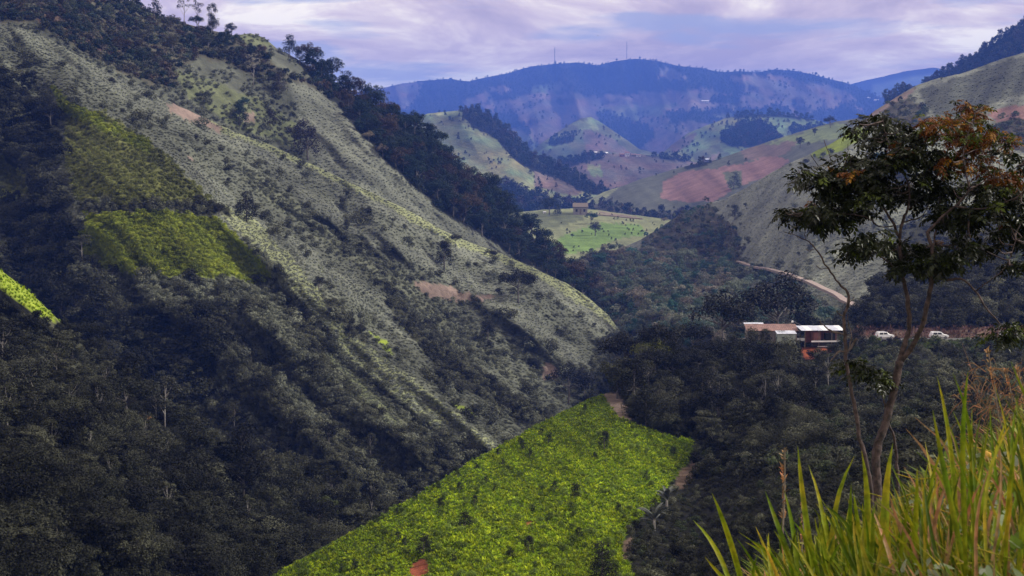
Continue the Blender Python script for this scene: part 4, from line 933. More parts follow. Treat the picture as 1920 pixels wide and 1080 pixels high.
lone = [
 ('left_upper_slope', 449, 236, 46, 'bushy', (0.014, 0.03, 0.028), 'small dark bushy tree left of the little bare pink patch high on the mountain'),
 ('left_upper_slope', 456, 205, 26, 'round', (0.02, 0.05, 0.045), 'small round bluish tree above the little bare pink patch'),
 ('left_upper_slope', 507, 242, 42, 'bushy', (0.03, 0.026, 0.024), 'dark conical bushy tree standing alone right of the bare pink patch'),
 ('left_upper_slope', 577, 300, 78, 'bushy', (0.034, 0.028, 0.03), 'large dark purplish tree in the middle of the upper grassy slope'),
 ('left_upper_slope', 552, 276, 48, 'round', (0.036, 0.03, 0.028), 'smaller dark tree touching the left of the large purplish one'),
 ('left_upper_slope', 524, 178, 46, 'bushy', (0.04, 0.035, 0.03), 'dark tree at the upper edge of the grassy clearing'),
 ('left_upper_slope', 382, 196, 26, 'wide', (0.04, 0.045, 0.03), 'low wide dark shrubby tree left in the grassy clearing'),
 ('left_upper_slope', 474, 162, 62, 'sparse', (0.20, 0.19, 0.16), 'pale almost bare tree with thin white trunk in the clearing'),
 ('left_upper_slope', 345, 48, 60, 'sparse', (0.03, 0.03, 0.03), 'tall thin tree, leftmost of the airy trees against the sky'),
 ('left_upper_slope', 372, 58, 62, 'sparse', (0.05, 0.04, 0.04), 'thin airy tree, second from the left against the sky'),
 ('left_upper_slope', 396, 62, 56, 'tall', (0.016, 0.02, 0.018), 'dark leafy slender tree, third against the sky on the crest'),
 ('left_upper_slope', 434, 68, 28, 'round', (0.014, 0.02, 0.018), 'little round tree on the crest just left of the grassy knob'),
 ('left_upper_slope', 541, 108, 44, 'bushy', (0.012, 0.022, 0.018), 'bushy dark tree on the crest just right of the grassy knob'),
 ('left_upper_slope', 588, 138, 54, 'round', (0.012, 0.022, 0.018), 'tall dark crest tree with an open lobed crown against the clouds'),
 ('left_upper_slope', 562, 122, 30, 'bushy', (0.014, 0.022, 0.018), 'low bush between the two tallest crest trees right of the knob'),
 ('left_upper_slope', 606, 152, 46, 'round', (0.012, 0.022, 0.018), 'crest tree touching the right side of the tall open lobed one'),
 ('left_upper_slope', 648, 178, 48, 'bushy', (0.012, 0.022, 0.018), 'crest tree in the notch before the ridge steepens towards the far mountain'),
 ('left_upper_slope', 622, 158, 56, 'round', (0.012, 0.022, 0.018), 'dark crest tree standing out against the sky above the steep wood'),
 ('left_upper_slope', 686, 196, 44, 'round', (0.012, 0.02, 0.018), 'rounded crest tree where the wood meets the far mountain'),
 ('left_upper_slope', 722, 212, 42, 'sparse', (0.02, 0.02, 0.016), 'small airy tree low on the crest beside the far mountain'),
 ('left_upper_slope', 692, 266, 20, 'wide', (0.20, 0.17, 0.12), 'pale yellowish tree at the lower edge of the crest wood, upper one of two'),
 ('left_upper_slope', 718, 296, 26, 'wide', (0.22, 0.18, 0.12), 'pale yellowish tree at the lower edge of the crest wood, lower one of two'),
 ('left_slope', 463, 417, 62, 'bushy', (0.012, 0.013, 0.009), 'black-green bushy tree standing alone above the green crop field'),
 ('left_slope', 411, 405, 28, 'round', (0.02, 0.021, 0.015), 'small dark tree at the top corner of the square green field'),
 ('left_slope', 833, 506, 56, 'bushy', (0.018, 0.019, 0.014), 'dark bushy tree in the middle of the pale slope'),
 ('left_slope', 918, 492, 26, 'wide', (0.024, 0.024, 0.018), 'low dark tree on the rib right of the dark bushy one'),
 ('left_slope', 972, 568, 66, 'wide', (0.016, 0.017, 0.012), 'wide dark tree at the right end of the bare pink strip'),
 ('left_slope', 598, 548, 34, 'round', (0.02, 0.021, 0.016), 'round dark shrubby tree on the pale spine'),
 ('left_slope', 524, 542, 30, 'round', (0.02, 0.021, 0.016), 'dark tree at the lower right corner of the square green field'),
 ('left_slope', 854, 462, 24, 'wide', (0.022, 0.023, 0.016), 'low dark tree right on the upper rib line'),
 ('left_slope', 915, 640, 46, 'round', (0.02, 0.021, 0.016), 'dark tree in the gully below the bare pink strip'),
 ('left_slope', 655, 640, 34, 'bushy', (0.02, 0.021, 0.015), 'dark tree left of the pale spine near a speck of red soil'),
 ('left_slope', 1065, 758, 72, 'wide', (0.015, 0.016, 0.013), 'dark tree with bare stem just left of the tip of the bright spur'),
 ('left_slope', 1096, 748, 66, 'round', (0.016, 0.016, 0.014), 'dark tree directly behind the tip of the bright spur'),
 ('left_slope', 888, 862, 34, 'wide', (0.02, 0.021, 0.016), 'dark round tree peeping over the edge of the bright spur'),
 ('left_near_slope', 137, 682, 42, 'bushy', (0.010, 0.012, 0.009), 'small black columnar bush on the grassy left shoulder'),
 ('left_near_slope', 62, 790, 112, 'flat', (0.03, 0.033, 0.022), 'big umbrella shaped tree with pale forked trunk at the left edge'),
 ('left_near_slope', 310, 812, 108, 'tall', (0.04, 0.042, 0.03), 'slender tree with a long pale trunk in the centre of the dark forest'),
 ('left_near_slope', 270, 800, 24, 'wide', (0.24, 0.14, 0.06), 'small tree with rusty orange crown among the dark forest'),
 ('left_near_slope', 150, 1078, 62, 'wide', (0.07, 0.078, 0.05), 'greyish wide crowned tree at the bottom edge on the left'),
 ('left_near_slope', 215, 1085, 60, 'round', (0.06, 0.068, 0.045), 'greyish round tree right of the wide crowned one at the bottom edge'),
 ('left_near_slope', 610, 990, 66, 'round', (0.06, 0.075, 0.018), 'dark tree with yellow-green leaves near the lower edge of the bright spur'),
 ('right_hill', 1378, 412, 30, 'bushy', (0.04, 0.045, 0.034), 'grey-green bushy tree alone on the pale right hill'),
 ('right_hill', 1620, 236, 22, 'wide', (0.02, 0.022, 0.018), 'small umbrella tree on the skyline of the right hill'),
 ('brown_hill', 1557, 240, 22, 'wide', (0.02, 0.022, 0.018), 'small round tree on the skyline left of the foreground tree'),
 ('brown_hill', 1527, 254, 16, 'round', (0.03, 0.03, 0.025), 'tiny dark tree below the skyline on the yellow-green ridge'),
 ('brown_hill', 1500, 278, 24, 'round', (0.035, 0.035, 0.03), 'dark tree on the yellow-green ridge of the middle hill'),
 ('right_hill', 1500, 322, 0.1, 'round', (0.03, 0.03, 0.025), None),
 ('brown_hill', 1376, 354, 34, 'bushy', (0.06, 0.07, 0.05), 'grey-green clump of a tree in the reddish ploughed field'),
 ('meadow', 1116, 442, 30, 'round', (0.05, 0.05, 0.045), 'lower tree in the bright valley meadow'),
 ('meadow', 1108, 420, 22, 'wide', (0.03, 0.07, 0.05), 'upper bluish tree in the valley meadow'),
 ('meadow', 1030, 402, 36, 'round', (0.02, 0.03, 0.028), 'dark round tree left of the small valley house'),
 ('meadow', 1045, 404, 24, 'bushy', (0.02, 0.028, 0.026), 'small dark tree between the valley house and the round tree'),
 ('meadow', 1073, 446, 9, 'round', (0.04, 0.05, 0.03), 'tiny bush in the valley meadow'),
 ('house_terrace', 1128, 296, 13, 'wide', (0.012, 0.02, 0.02), 'small dark tree below the distant white roofs'),
 ('pale_hill', 776, 232, 5, 'round', (0.02, 0.02, 0.02), None),
 ('green_knoll', 1365, 222, 12, 'bushy', (0.02, 0.028, 0.028), 'leftmost small tree on the far green knoll'),
 ('green_knoll', 1412, 214, 9, 'wide', (0.02, 0.028, 0.028), 'small flat tree on top of the far green knoll'),
 ('green_knoll', 1440, 252, 14, 'round', (0.02, 0.028, 0.028), 'small tree on the right flank of the far green knoll'),
 ('far_mountain', 1228, 119, 8, 'round', (0.012, 0.02, 0.02), 'tiny tree on the far skyline right of the right mast'),
]
for s_, x, y, h, k, tn, lb in lone:
    if lb: tree(s_, x, y, h, k, tn, lb)
# crowns round the roadside stall and the wood behind the bright field
tree_at(pt(1352, 664, 398), 116 * 398 / F, 'wide', (0.013, 0.014, 0.010), 'big dome shaped dark tree left of the roadside stall')
tree_at(pt(1456, 657, 430), 141 * 430 / F, 'wide', (0.012, 0.013, 0.010), 'tallest dark spreading tree behind the rusty roofed stall')
tree_at(pt(1512, 657, 425), 83 * 425 / F, 'round', (0.013, 0.014, 0.010), 'lower round dark tree behind the white zinc roof')
for x, y, h, d, k, lb in ((1300, 676, 74, 385, 'wide', 'wide dark tree left of the big dome shaped one'), (1250, 686, 74, 400, 'round', 'rounded dark tree on the valley rim left of the wide one'),
                          (1395, 690, 62, 340, 'round', 'round dark tree just below the left end of the stall row'), (1320, 712, 74, 335, 'wide', 'broad dark tree below the dome shaped one'),
                          (1262, 742, 84, 322, 'round', 'tall round tree above the right shoulder of the bright spur'), (1408, 752, 80, 310, 'wide', 'broad greyish tree in the middle of the wood below the stall'),
                          (1480, 725, 56, 325, 'round', 'round tree below the red earth bank')):
    tree_at(pt(x, y, d), h * d / F, k, TD[0] if y < 680 else rnd.choice(TD), lb)
tree_at(pt(1175, 718, 345), 98 * 345 / F, 'wide', (0.012, 0.013, 0.010), 'wide dark tree rising behind the tip of the bright spur')
tree_at(pt(1222, 712, 338), 82 * 338 / F, 'wide', (0.10, 0.11, 0.02), 'tree with yellow-green top among dark trees left of the stall')
tree_at(pt(1262, 700, 350), 96 * 350 / F, 'sparse', (0.03, 0.032, 0.024), 'airy grey tree right of the yellow topped one')
for x, y, h, lb in ((1335, 792, 100, 'slender tree with pale trunk, left of a pair in the wood behind the spur'), (1352, 800, 96, 'slender tree with pale trunk, right of a pair in the wood behind the spur'),
                    (1433, 790, 90, 'slender pale trunked tree in the middle of the wood below the stall'), (1459, 778, 84, 'slender pale trunked tree below the red earth bank')):
    tree('front_slope', x, y, h, 'tall', (0.03, 0.032, 0.024), lb)
# bushes on the bright field
big = [(1133, 842, 36, 'dark round bush near the top of the bright green field'), (1077, 938, 34, 'compact dark bush alone in the middle of the bright green field'),
       (872, 994, 38, 'loose dark bush in the left half of the bright green field'), (990, 1040, 38, 'ragged dark bush in the lower middle of the bright green field'),
       (958, 1050, 26, 'smaller ragged bush touching the lower middle one'), (795, 1040, 44, 'dark bush just above the patch of red soil'), (1128, 1090, 82, 'large dark bush at the lower right edge of the bright field')]
for x, y, h, lb in big:
    tree('front_slope', x, y, h, 'bushy', (0.014, 0.016, 0.010), lb, cat='bush', name='bush')
dots = [(1097, 772), (1015, 818), (976, 834), (982, 845), (934, 855), (1028, 833), (993, 859), (942, 874), (894, 881), (912, 905), (928, 921), (857, 896), (820, 918), (779, 943), (862, 923), (826, 954), (743, 965), (705, 983),
             (747, 1013), (760, 1022), (706, 1040), (665, 1068), (735, 1074), (1262, 856), (1116, 862), (1160, 960), (1072, 955), (1040, 922), (890, 950), (640, 1075), (850, 1055), (1000, 960), (1212, 900), (1085, 1010)]
rowsd = {}
for x, y in dots: rowsd.setdefault(min(5, (y - 770) // 45), []).append((x, y))
for b_, l_ in rowsd.items():
    l_.sort()
    for q_, (x, y) in enumerate(l_):
        lb_ = 'small dark bush on the bright green field, %s in the %s row of bushes from the tip' % (ORD[q_] if q_ < len(l_) - 1 or q_ == 0 else 'rightmost', ['first', 'second', 'third', 'fourth', 'fifth', 'sixth'][b_])
        lb_ = lb_.replace('small dark bush on the bright green field', 'small dark bush on bright field').replace(' row of bushes', ' row')
        tree('front_slope', x, y, rnd.uniform(14, 24), 'bushy', (0.018, 0.026, 0.010), lb_, 'small bushes dotted over the bright field', cat='bush', name='bush')

# ------------------------------------------------------------------ broad leaved pale plant at the edge of the bright field
def big_leaf_mesh(n=5, w=0.12):
    V = []; Fc = []
    for i in range(n + 1):
        t = i / n; ww = w * math.sin(math.pi * (0.08 + 0.9 * t)) ; z = 0.75 * t - 0.55 * t * t; x = t
        V += [(x, -ww, z + ww * 0.35), (x, 0, z), (x, ww, z + ww * 0.35)]
    for i in range(n):
        b = 3 * i; Fc += [(b, b + 1, b + 4, b + 3), (b + 1, b + 2, b + 5, b + 4)]
    return V, Fc
mat_agave = leaf_mat('pale_broad_leaf', (0.095, 0.105, 0.092), 0.1, 0.5)
V_, F_ = big_leaf_mesh(); lm = bpy.data.meshes.new('leaf'); lm.from_pydata(V_, [], F_); lm.materials.append(mat_agave)
def banana(px, py, hpx, label):
    sh = SH['front_slope']; d = float(sh.depth(np.array([px]), np.array([py]))[0]); h = hpx * d / F
    r = empty('banana_plant', pt(px, py, d), 0, h); tag(r, label, 'plant')
    MB().tube([(0, 0, -0.05), (0, 0, 0.3), (0.02, 0, 0.5)], [0.06, 0.05, 0.03], 6).build('stem', M['pale_bark'], r)
    for i in range(13):
        o = bpy.data.objects.new('leaf', lm); COL.objects.link(o); o.parent = r
        o.location = (0.02, 0, 0.32 + 0.2 * rnd.random()); o.rotation_euler = (rnd.gauss(0, 0.2), -rnd.uniform(-0.1, 0.7), rnd.random() * 6.28); o.scale = (rnd.uniform(0.5, 0.8),) * 3
banana(1226, 995, 52, 'pale grey broad leaved plant, lower of two at the right edge of the bright field')
banana(1250, 955, 46, 'pale grey broad leaved plant, upper of two at the right edge of the bright field')

# ------------------------------------------------------------------ roads
def ribbon(name, pts, w, mat, up=0.15):
    V = []; Fc = []
    P3 = [pt(*p) + Vector((0, 0, up)) for p in pts]
    for i, p in enumerate(P3):
        t = (P3[min(i + 1, len(P3) - 1)] - P3[max(i - 1, 0)]); t.z = 0; t.normalize(); s = Vector((-t.y, t.x, 0)) * w / 2
        V += [p - s, p + s, p + s + Vector((0, 0, -1.2)), p - s + Vector((0, 0, -1.2))]
    for i in range(len(P3) - 1):
        a = 4 * i; b = a + 4
        Fc += [(a, a + 1, b + 1, b), (a + 1, a + 2, b + 2, b + 1), (a + 3, a, b, b + 3)]
    o = mesh_obj(name, V, Fc, mat, None, False); o['kind'] = 'structure'; return o
ribbon('road', [(x, 637.5, 370) for x in range(1380, 2140, 20)], 6.0, M['asphalt'])
def dirt(pts, w):
    sh = SH['right_hill']; q = []
    for x, y in pts:
        d = float(sh.base(np.array([x]), np.array([y]))[0]) * (1 - 0.03); q.append((x, y, d))
    ribbon('dirt_track', q, w, M['road'], 0.4)
dirt([(1385, 490), (1412, 500), (1440, 504), (1460, 509), (1478, 514), (1490, 519), (1503, 523), (1515, 527), (1530, 534), (1546, 542), (1558, 547), (1570, 553), (1583, 563), (1598, 570), (1612, 578), (1630, 588)], 3.4)
q = [(x, y, float(SH['meadow'].base(np.array([x]), np.array([y]))[0]) - 6) for x, y in ((1098, 399), (1120, 402), (1145, 404), (1170, 407), (1205, 410))]
ribbon('dirt_track', q, 3.2, M['road'], 0.4)

# ------------------------------------------------------------------ white cars on the road
def car(px, label, rz, flip=1):
    o = pt(px, 0, 1); x = (px - 960) / F * 370; base = pt(px, 636.5, 369); base.z += 0.25
    r = empty('parked_car', base, rz); tag(r, label, 'car', None)
    prof = [(-2.35, 0.38), (-2.4, 0.95), (-2.25, 1.02), (-2.05, 1.72), (-1.8, 1.82), (0.35, 1.80), (1.15, 1.12), (2.25, 0.98), (2.4, 0.72), (2.38, 0.38)]
    V = []; W_ = 0.92
    for sgn in (-1, 1):
        for (a, b) in prof: V.append((a, sgn * W_ * (1 if b < 1.15 else 0.84), b))
    n = len(prof); Fc = [tuple(range(n))[::-1], tuple(range(n, 2 * n))]
    for i in range(n): j = (i + 1) % n; Fc.append((i, j, n + j, n + i))
    bo = mesh_obj('body', V, Fc, M['white_paint'], r)
    bv = bo.modifiers.new('bevel', 'BEVEL'); bv.width = 0.07; bv.segments = 2
    for sgn in (-1, 1):
        for a, b, c in ((-1.75, -0.75, 0.1), (-0.6, 0.25, 0.1)):
            y = sgn * 0.80
            mesh_obj('side_window', [(a, y * 1.18, 1.18), (b + (0.35 if b > 0 else 0), y * 1.18, 1.18), (b, y * 1.06, 1.68), (a, y * 1.06, 1.68)], [(0, 1, 2, 3)], M['glass'], r)
        for a in (-1.45, 1.5):
            w = MB().tube([(a, sgn * 0.74, 0.34), (a, sgn * 0.97, 0.34)], 0.36, 12).build('wheel', M['tyre'], r)
            MB().tube([(a, sgn * 0.96, 0.34), (a, sgn * 0.985, 0.34)], 0.2, 10).build('rim', M['steel'], w)
        MB().box((2.36, sgn * 0.66, 0.8), (0.1, 0.34, 0.16)).build('headlight', M['glass'], r)
        MB().box((-2.36, sgn * 0.76, 1.0), (0.1, 0.16, 0.32)).build('tail_light', M['red'], r)
        MB().tube([(-1.6, sgn * 0.66, 1.88), (0.1, sgn * 0.66, 1.88)], 0.03, 5).build('roof_rail', M['steel'], r)
    mesh_obj('windscreen', [(0.50, -0.70, 1.72), (1.10, -0.76, 1.22), (1.10, 0.76, 1.22), (0.50, 0.70, 1.72)], [(0, 1, 2, 3)], M['glass'], r).location = (0.04, 0, 0.05)
    MB().box((0, 0, 0.5), (3.6, 1.6, 0.3)).build('underbody', M['tyre'], r)
    return r
car(1760, 'white station wagon standing in full view on the road right of the forked trunk', R(4))
car(1658, 'white car half hidden by bushes left of the forked trunk', R(12))
car(1890, 'white car mostly hidden by drooping leaves at the right edge', R(-3))

# ------------------------------------------------------------------ roadside stall and house
def at_stall(px, py, d=362): return pt(px, py, d)
m_px = 362 / F
b = at_stall(1445, 640, 364); r = empty('roadside_house', b, R(-2)); tag(r, 'long low roadside house with rusty red roof and pale walls', 'house')
Wd = 92 * m_px
MB().box((0, 0, 1.3), (Wd, 5.0, 3.4)).build('wall', M['cream'], r)
def roof_sheets(parent, x0, x1, z0, z1, yb, yf, n, mats):
    w = (x1 - x0) / n
    for i in range(n):
        V = []; Fc = []; k = 7; a = x0 + i * w
        for row, (y, z) in enumerate(((yf, z0), (yb, z1))):
            for j in range(k): V.append((a + w * 1.03 * j / (k - 1), y + (i % 2) * 0.03, z + (0.04 if j % 2 else 0) + 0.02 * (i % 3)))
        for j in range(k - 1): Fc.append((j, j + 1, k + j + 1, k + j))
        o = mesh_obj('roof_sheet', V, Fc, mats[i % len(mats)], parent)
        so = o.modifiers.new('thick', 'SOLIDIFY'); so.thickness = 0.03
roof_sheets(r, -Wd / 2 - 0.3, Wd / 2 + 0.3, 3.05, 4.2, 2.6, -3.1, 9, [M['rust'], M['rust'], M['rust']])
roof_sheets(r, -Wd / 2 - 0.35, -1.6, 4.22, 4.5, 3.2, 2.4, 4, [M['zinc']])
for x in (-4.2, -1.2, 3.0):
    f = MB().box((x, -2.51, 1.5), (1.2, 0.06, 1.3)).build('window', M['darkin'], r)
MB().box((1.0, -2.52, 1.1), (1.0, 0.06, 2.2)).build('door', M['wood'], r)
b = at_stall(1541, 643, 360); r = empty('roadside_stall', b, R(3)); tag(r, 'open roadside stall under white zinc roof sheets above the red earth bank', 'stall')
Ws = 76 * m_px
roof_sheets(r, -Ws / 2 - 0.8, Ws / 2, 3.5, 4.1, 3.2, -2.6, 8, [M['zinc'], M['white'], M['zinc']])
for x in (-Ws / 2 + 0.2, -1.4, 1.9, Ws / 2 - 0.4):
    for y in (-2.3, 2.6): MB().box((x, y, 1.2), (0.14, 0.14, 4.9 if y > 0 else 4.5)).build('post', M['wood'], r)
MB().box((0.3, 2.3, 1.5), (Ws * 0.8, 0.12, 3.2)).build('back_wall', M['pinkwall'], r)
MB().box((-1.6, -0.2, 1.9), (1.9, 2.2, 2.1)).build('kiosk_wall', M['pinkwall'], r)
MB().box((1.9, -0.3, 1.7), (2.4, 2.0, 1.7)).build('shelves', M['darkin'], r)
MB().box((0.6, -2.5, 0.72), (8.0, 0.25, 0.35)).build('counter', M['white'], r)
MB().box((0.6, -2.2, 0.0), (8.0, 0.1, 1.1)).build('counter_front', M['darkin'], r)
MB().box((0.6, -2.3, -0.6), (4.6, 0.12, 0.14)).build('rail', M['white'], r)
b = at_stall(1473, 641, 356); r = empty('lean_to_shed', b, R(1)); tag(r, 'low pale green shed between the rusty house and the stall', 'shed')
MB().box((0, 0, 0.9), (4.6, 2.2, 2.6)).build('wall', simple('pale_green_wall', (0.36, 0.42, 0.36), (0.24, 0.28, 0.24), 0.6), r)
roof_sheets(r, -2.5, 2.5, 2.2, 2.7, 1.3, -1.4, 4, [M['zinc']])
# street lamp and service cable
b = pt(1484, 643, 366); r = empty('lamp_pole', b); tag(r, 'thin pole carrying a small white lamp behind the stall roofs', 'lamp pole')
MB().tube([(0, 0, -1), (0, 0, 5.9)], [0.10, 0.07], 6).build('pole', M['wood'], r)
MB().tube([(0, 0, 5.7), (0, -0.5, 5.8)], 0.04, 5).build('arm', M['steel'], r)
MB().box((0, -0.7, 5.7), (0.55, 0.5, 0.45), 0, 0.7).build('lamp_head', M['white'], r)
a, c = pt(1484, 600, 368), pt(1580, 618, 361)
MB().tube([a + (c - a) * q + Vector((0, 0, -1.4 * 4 * q * (1 - q))) for q in [i / 10 for i in range(11)]], 0.045, 4).build('service_cable', M['steel'])
tag(bpy.data.objects['service_cable'], 'sagging pale cable running from the lamp pole over the stall', 'cable')
# bushes screening the stall and the road edge
RB = ['bush at the left foot of the rusty roofed house', 'bush below the middle of the rusty roofed house', 'bush in front of the low pale green shed', 'bush just left of the red earth bank', 'bush right of the red earth bank',
      'tall bush behind the crooked bare stem', 'bush left of the half hidden car', 'bush below the half hidden white car', 'bush right of the half hidden white car behind the trunk', 'low bush below the fully visible white wagon',
      'low bush right of the fully visible white wagon', 'low bush below the drooping leafy branch by the road', 'large bush at the left end of the roadside buildings']
for q_, (x, y, h, d) in enumerate(((1408, 658, 46, 350), (1434, 658, 44, 348), (1468, 659, 40, 347), (1497, 662, 16, 346), (1580, 672, 34, 350), (1606, 668, 50, 348), (1635, 662, 36, 350), (1668, 660, 28, 352), (1705, 658, 24, 354), (1800, 656, 18, 355), (1845, 656, 22, 355), (1875, 658, 24, 354), (1380, 668, 44, 352))):
    tree('front_slope', x, min(y, 662), h, 'bushy', rnd.choice(TD + [(0.04, 0.055, 0.018)]), RB[q_], 'bushes along the lower road edge', cat='bush', name='bush')

# ------------------------------------------------------------------ poles on the right, masts and far buildings
def far_pt(sheet, px, py):
    d = float(SH[sheet].depth(np.array([px]), np.array([py]))[0]); return pt(px, py, d), d
b, d = far_pt('right_hill', 1840, 494); u = d / F
r = empty('utility_pole', b, R(-8)); tag(r, 'taller utility pole with wide crossarm seen below the foreground tree crown', 'utility pole')
MB().tube([(0, 0, -1), (0, 0, 34 * u)], 1.5 * u * 0.5, 6).build('pole', M['wood'], r)
MB().box((0, -0.2, 32.5 * u), (21 * u, 0.3, 0.35)).build('crossarm', M['wood'], r)
for x in (-9, 0.5, 9): MB().tube([(x * u, -0.2, 33 * u), (x * u, -0.2, 34.2 * u)], 0.16, 6).build('insulator', M['white'], r)
b, d = far_pt('right_hill', 1823, 496)
r = empty('utility_pole', b, R(-8)); tag(r, 'shorter utility pole with a transformer left of the crossarm pole', 'utility pole')
MB().tube([(0, 0, -1), (0, 0, 24 * u)], 0.75 * u, 6).build('pole', M['wood'], r)
MB().tube([(0.5, -0.5, 15 * u), (0.5, -0.5, 19 * u)], 0.45, 8).build('transformer', M['steel'], r)
def mast(px, py, hpx, label):
    b, d = far_pt('far_mountain', px, py); h = hpx * d / F; r = empty('radio_mast', b); tag(r, label, 'radio mast')
    w0, w1 = 3.2, 2.0; c3 = [(math.cos(a), math.sin(a)) for a in (0.3, 2.4, 4.5)]
    for (cx, cy) in c3: MB().tube([(cx * w0, cy * w0, -3), (cx * w1, cy * w1, h)], 0.75, 4).build('leg', M['steel'], r)
    m = MB(); n = 26
    for i in range(n):
        z0, z1 = h * i / n, h * (i + 1) / n
        for k in range(3):
            a_, b_ = c3[k], c3[(k + 1) % 3]; q0 = w0 + (w1 - w0) * i / n; q1 = w0 + (w1 - w0) * (i + 1) / n
            m.tube([(a_[0] * q0, a_[1] * q0, z0), (b_[0] * q1, b_[1] * q1, z1)], 0.35, 3, False)
    o = m.build('bracing', M['steel'], r); o['kind'] = 'stuff'
    for z, s in ((0.93, 1.0), (0.86, 1.0), (0.97, -1)): MB().tube([(s * 1.6, -1.6, h * z), (s * 1.6, -2.4, h * z)], 2.4, 8).build('dish', M['white'], r)
mast(1040, 119, 30, 'thin lattice radio mast, left one of two on the far blue mountain')
mast(1175, 113, 34, 'thin lattice radio mast with dishes, right one of two on the far blue mountain')

def house(sheet, px, py, wpx, hpx, label, wall='white', roof='zinc', rz=0.0, drop=0.3):
    b, d = far_pt(sheet, px, py); u = d / F; r = empty('far_house', b, rz); tag(r, label, 'house')
    w, h, dp = wpx * u, hpx * u, wpx * u * 0.6; r.location.z -= 0.2
    MB().box((0, 0, h * 0.3), (w, dp, h * 0.7 + 1)).build('wall', M[wall], r)
    e = h * 0.65 + 0.2
    mesh_obj('roof', [(-w * .55, -dp * .62, e), (w * .55, -dp * .62, e), (w * .55, 0, h), (-w * .55, 0, h), (-w * .55, dp * .62, e), (w * .55, dp * .62, e),
                      (-w * .55, -dp * .62, e - .3), (w * .55, -dp * .62, e - .3), (-w * .55, dp * .62, e - .3), (w * .55, dp * .62, e - .3)],
             [(0, 1, 2, 3), (3, 2, 5, 4), (6, 7, 1, 0), (4, 5, 9, 8), (6, 0, 3, 4, 8), (7, 9, 5, 2, 1)], M[roof], r)
    for x in (-0.28, 0.28):
        MB().box((x * w, -dp / 2 - 0.03, h * 0.36), (w * 0.14, 0.1, h * 0.22)).build('window', M['darkin'], r)
    MB().box((0, -dp / 2 - 0.03, h * 0.25), (w * 0.12, 0.1, h * 0.45)).build('door', M['wood'], r)
hs = [('house_terrace', 1112, 289, 14, 5, 'far house with white roof, leftmost on the terrace below the blue mountain', 'cream', 'white'),
      ('house_terrace', 1131, 291, 16, 6, 'far house with bright white roof behind a small dark tree', 'cream', 'white'),
      ('house_terrace', 1166, 294, 9, 7, 'tiny pinkish house in the row on the terrace', 'pinkwall', 'rust'),
      ('house_terrace', 1176, 293, 8, 9, 'tiny white walled house standing tallest in the terrace row', 'white', 'rust'),
      ('house_terrace', 1188, 293, 9, 5, 'tiny house with rusty roof in the terrace row', 'cream', 'rust'),
      ('house_terrace', 1197, 293, 9, 4, 'small low house right end of the terrace row', 'white', 'rust'),
      ('green_knoll', 1326, 193 + 110, 14, 6, 'pale house at the foot of the far green knoll', 'cream', 'zinc'),
      ('far_mountain', 1322, 192, 13, 4, 'tiny white roofed house alone halfway up the blue mountain', 'white', 'white'),
      ('far_mountain', 1628, 186, 12, 4, 'tiny white house left of a pair by the notch of the ridges', 'white', 'white'),
      ('far_mountain', 1643, 189, 8, 3, 'tiny white house right of a pair by the notch of the ridges', 'white', 'white'),
      ('meadow', 1088, 402, 26, 22, 'tan valley house with brown roof at the head of the meadow', 'cream', 'wood'),
      ('meadow', 1021, 400, 5, 4, 'tiny white hut left of the valley trees', 'white', 'white')]
for h_ in hs: house(h_[0], h_[1], h_[2], h_[3], h_[4], h_[5], h_[6], h_[7])
# birds
def bird(px, py, d, s, label):
    r = empty('bird', pt(px, py, d), R(35), s); r.rotation_euler[0] = R(25); tag(r, label, 'bird')
    m = MB(); m.tube([(-0.5, 0, 0), (-0.2, 0, 0.02), (0.2, 0, 0.03), (0.45, 0, 0.05), (0.55, 0, 0.05)], [0.02, 0.08, 0.09, 0.06, 0.01], 6)
    m.build('body', M['tyre'], r)
    for q in (-1, 1):
        mesh_obj('wing', [(0.15, q * .05, .05), (-0.2, q * .05, .05), (-0.15, q * .5, .25), (0.2, q * .5, .25), (-0.1, q * 1.0, .12), (0.02, q * 1.0, .12)], [(0, 1, 2, 3), (3, 2, 4, 5)], M['tyre'], r)
bird(1121, 67, 500, 0.42, 'tiny dark bird flying high between the two masts')
bird(1468, 188, 420, 0.42, 'tiny dark bird flying in front of the blue mountain')
# ------------------------------------------------------------------ foreground tree
frnd = random.Random(11); fr = np.random.default_rng(11)
D0 = 25.0; UP = D0 / F
bark_t = simple('mottled_bark', (0.085, 0.058, 0.052), (0.014, 0.009, 0.009), 9.0, 0.85, 0.7)
bark_g = simple('grey_bark', (0.15, 0.12, 0.11), (0.035, 0.026, 0.024), 8.0, 0.85, 0.7)
def pts3(path, dd=0.0):
    return [pt(p[0], p[1], D0 + (p[3] if len(p) > 3 else 0) + dd) for p in path]
def smooth_path(path, k=4):
    """Catmull-Rom through (x,y,w,dz)"""
    a = [tuple(p) + (0.0,) * (4 - len(p)) for p in path]; out = []
    for i in range(len(a) - 1):
        p0, p1, p2, p3 = a[max(i - 1, 0)], a[i], a[i + 1], a[min(i + 2, len(a) - 1)]
        for j in range(k):
            t = j / k
            out.append(tuple(0.5 * ((2 * p1[c]) + (-p0[c] + p2[c]) * t + (2 * p0[c] - 5 * p1[c] + 4 * p2[c] - p3[c]) * t * t + (-p0[c] + 3 * p1[c] - 3 * p2[c] + p3[c]) * t ** 3) for c in range(4)))
    out.append(a[-1]); return out
base = pt(1640, 1235, D0)
ft = empty('foreground_tree', base); tag(ft, 'tall forked tree with dark drooping leaves and rust orange upper leaves, nearest on the right', 'tree')
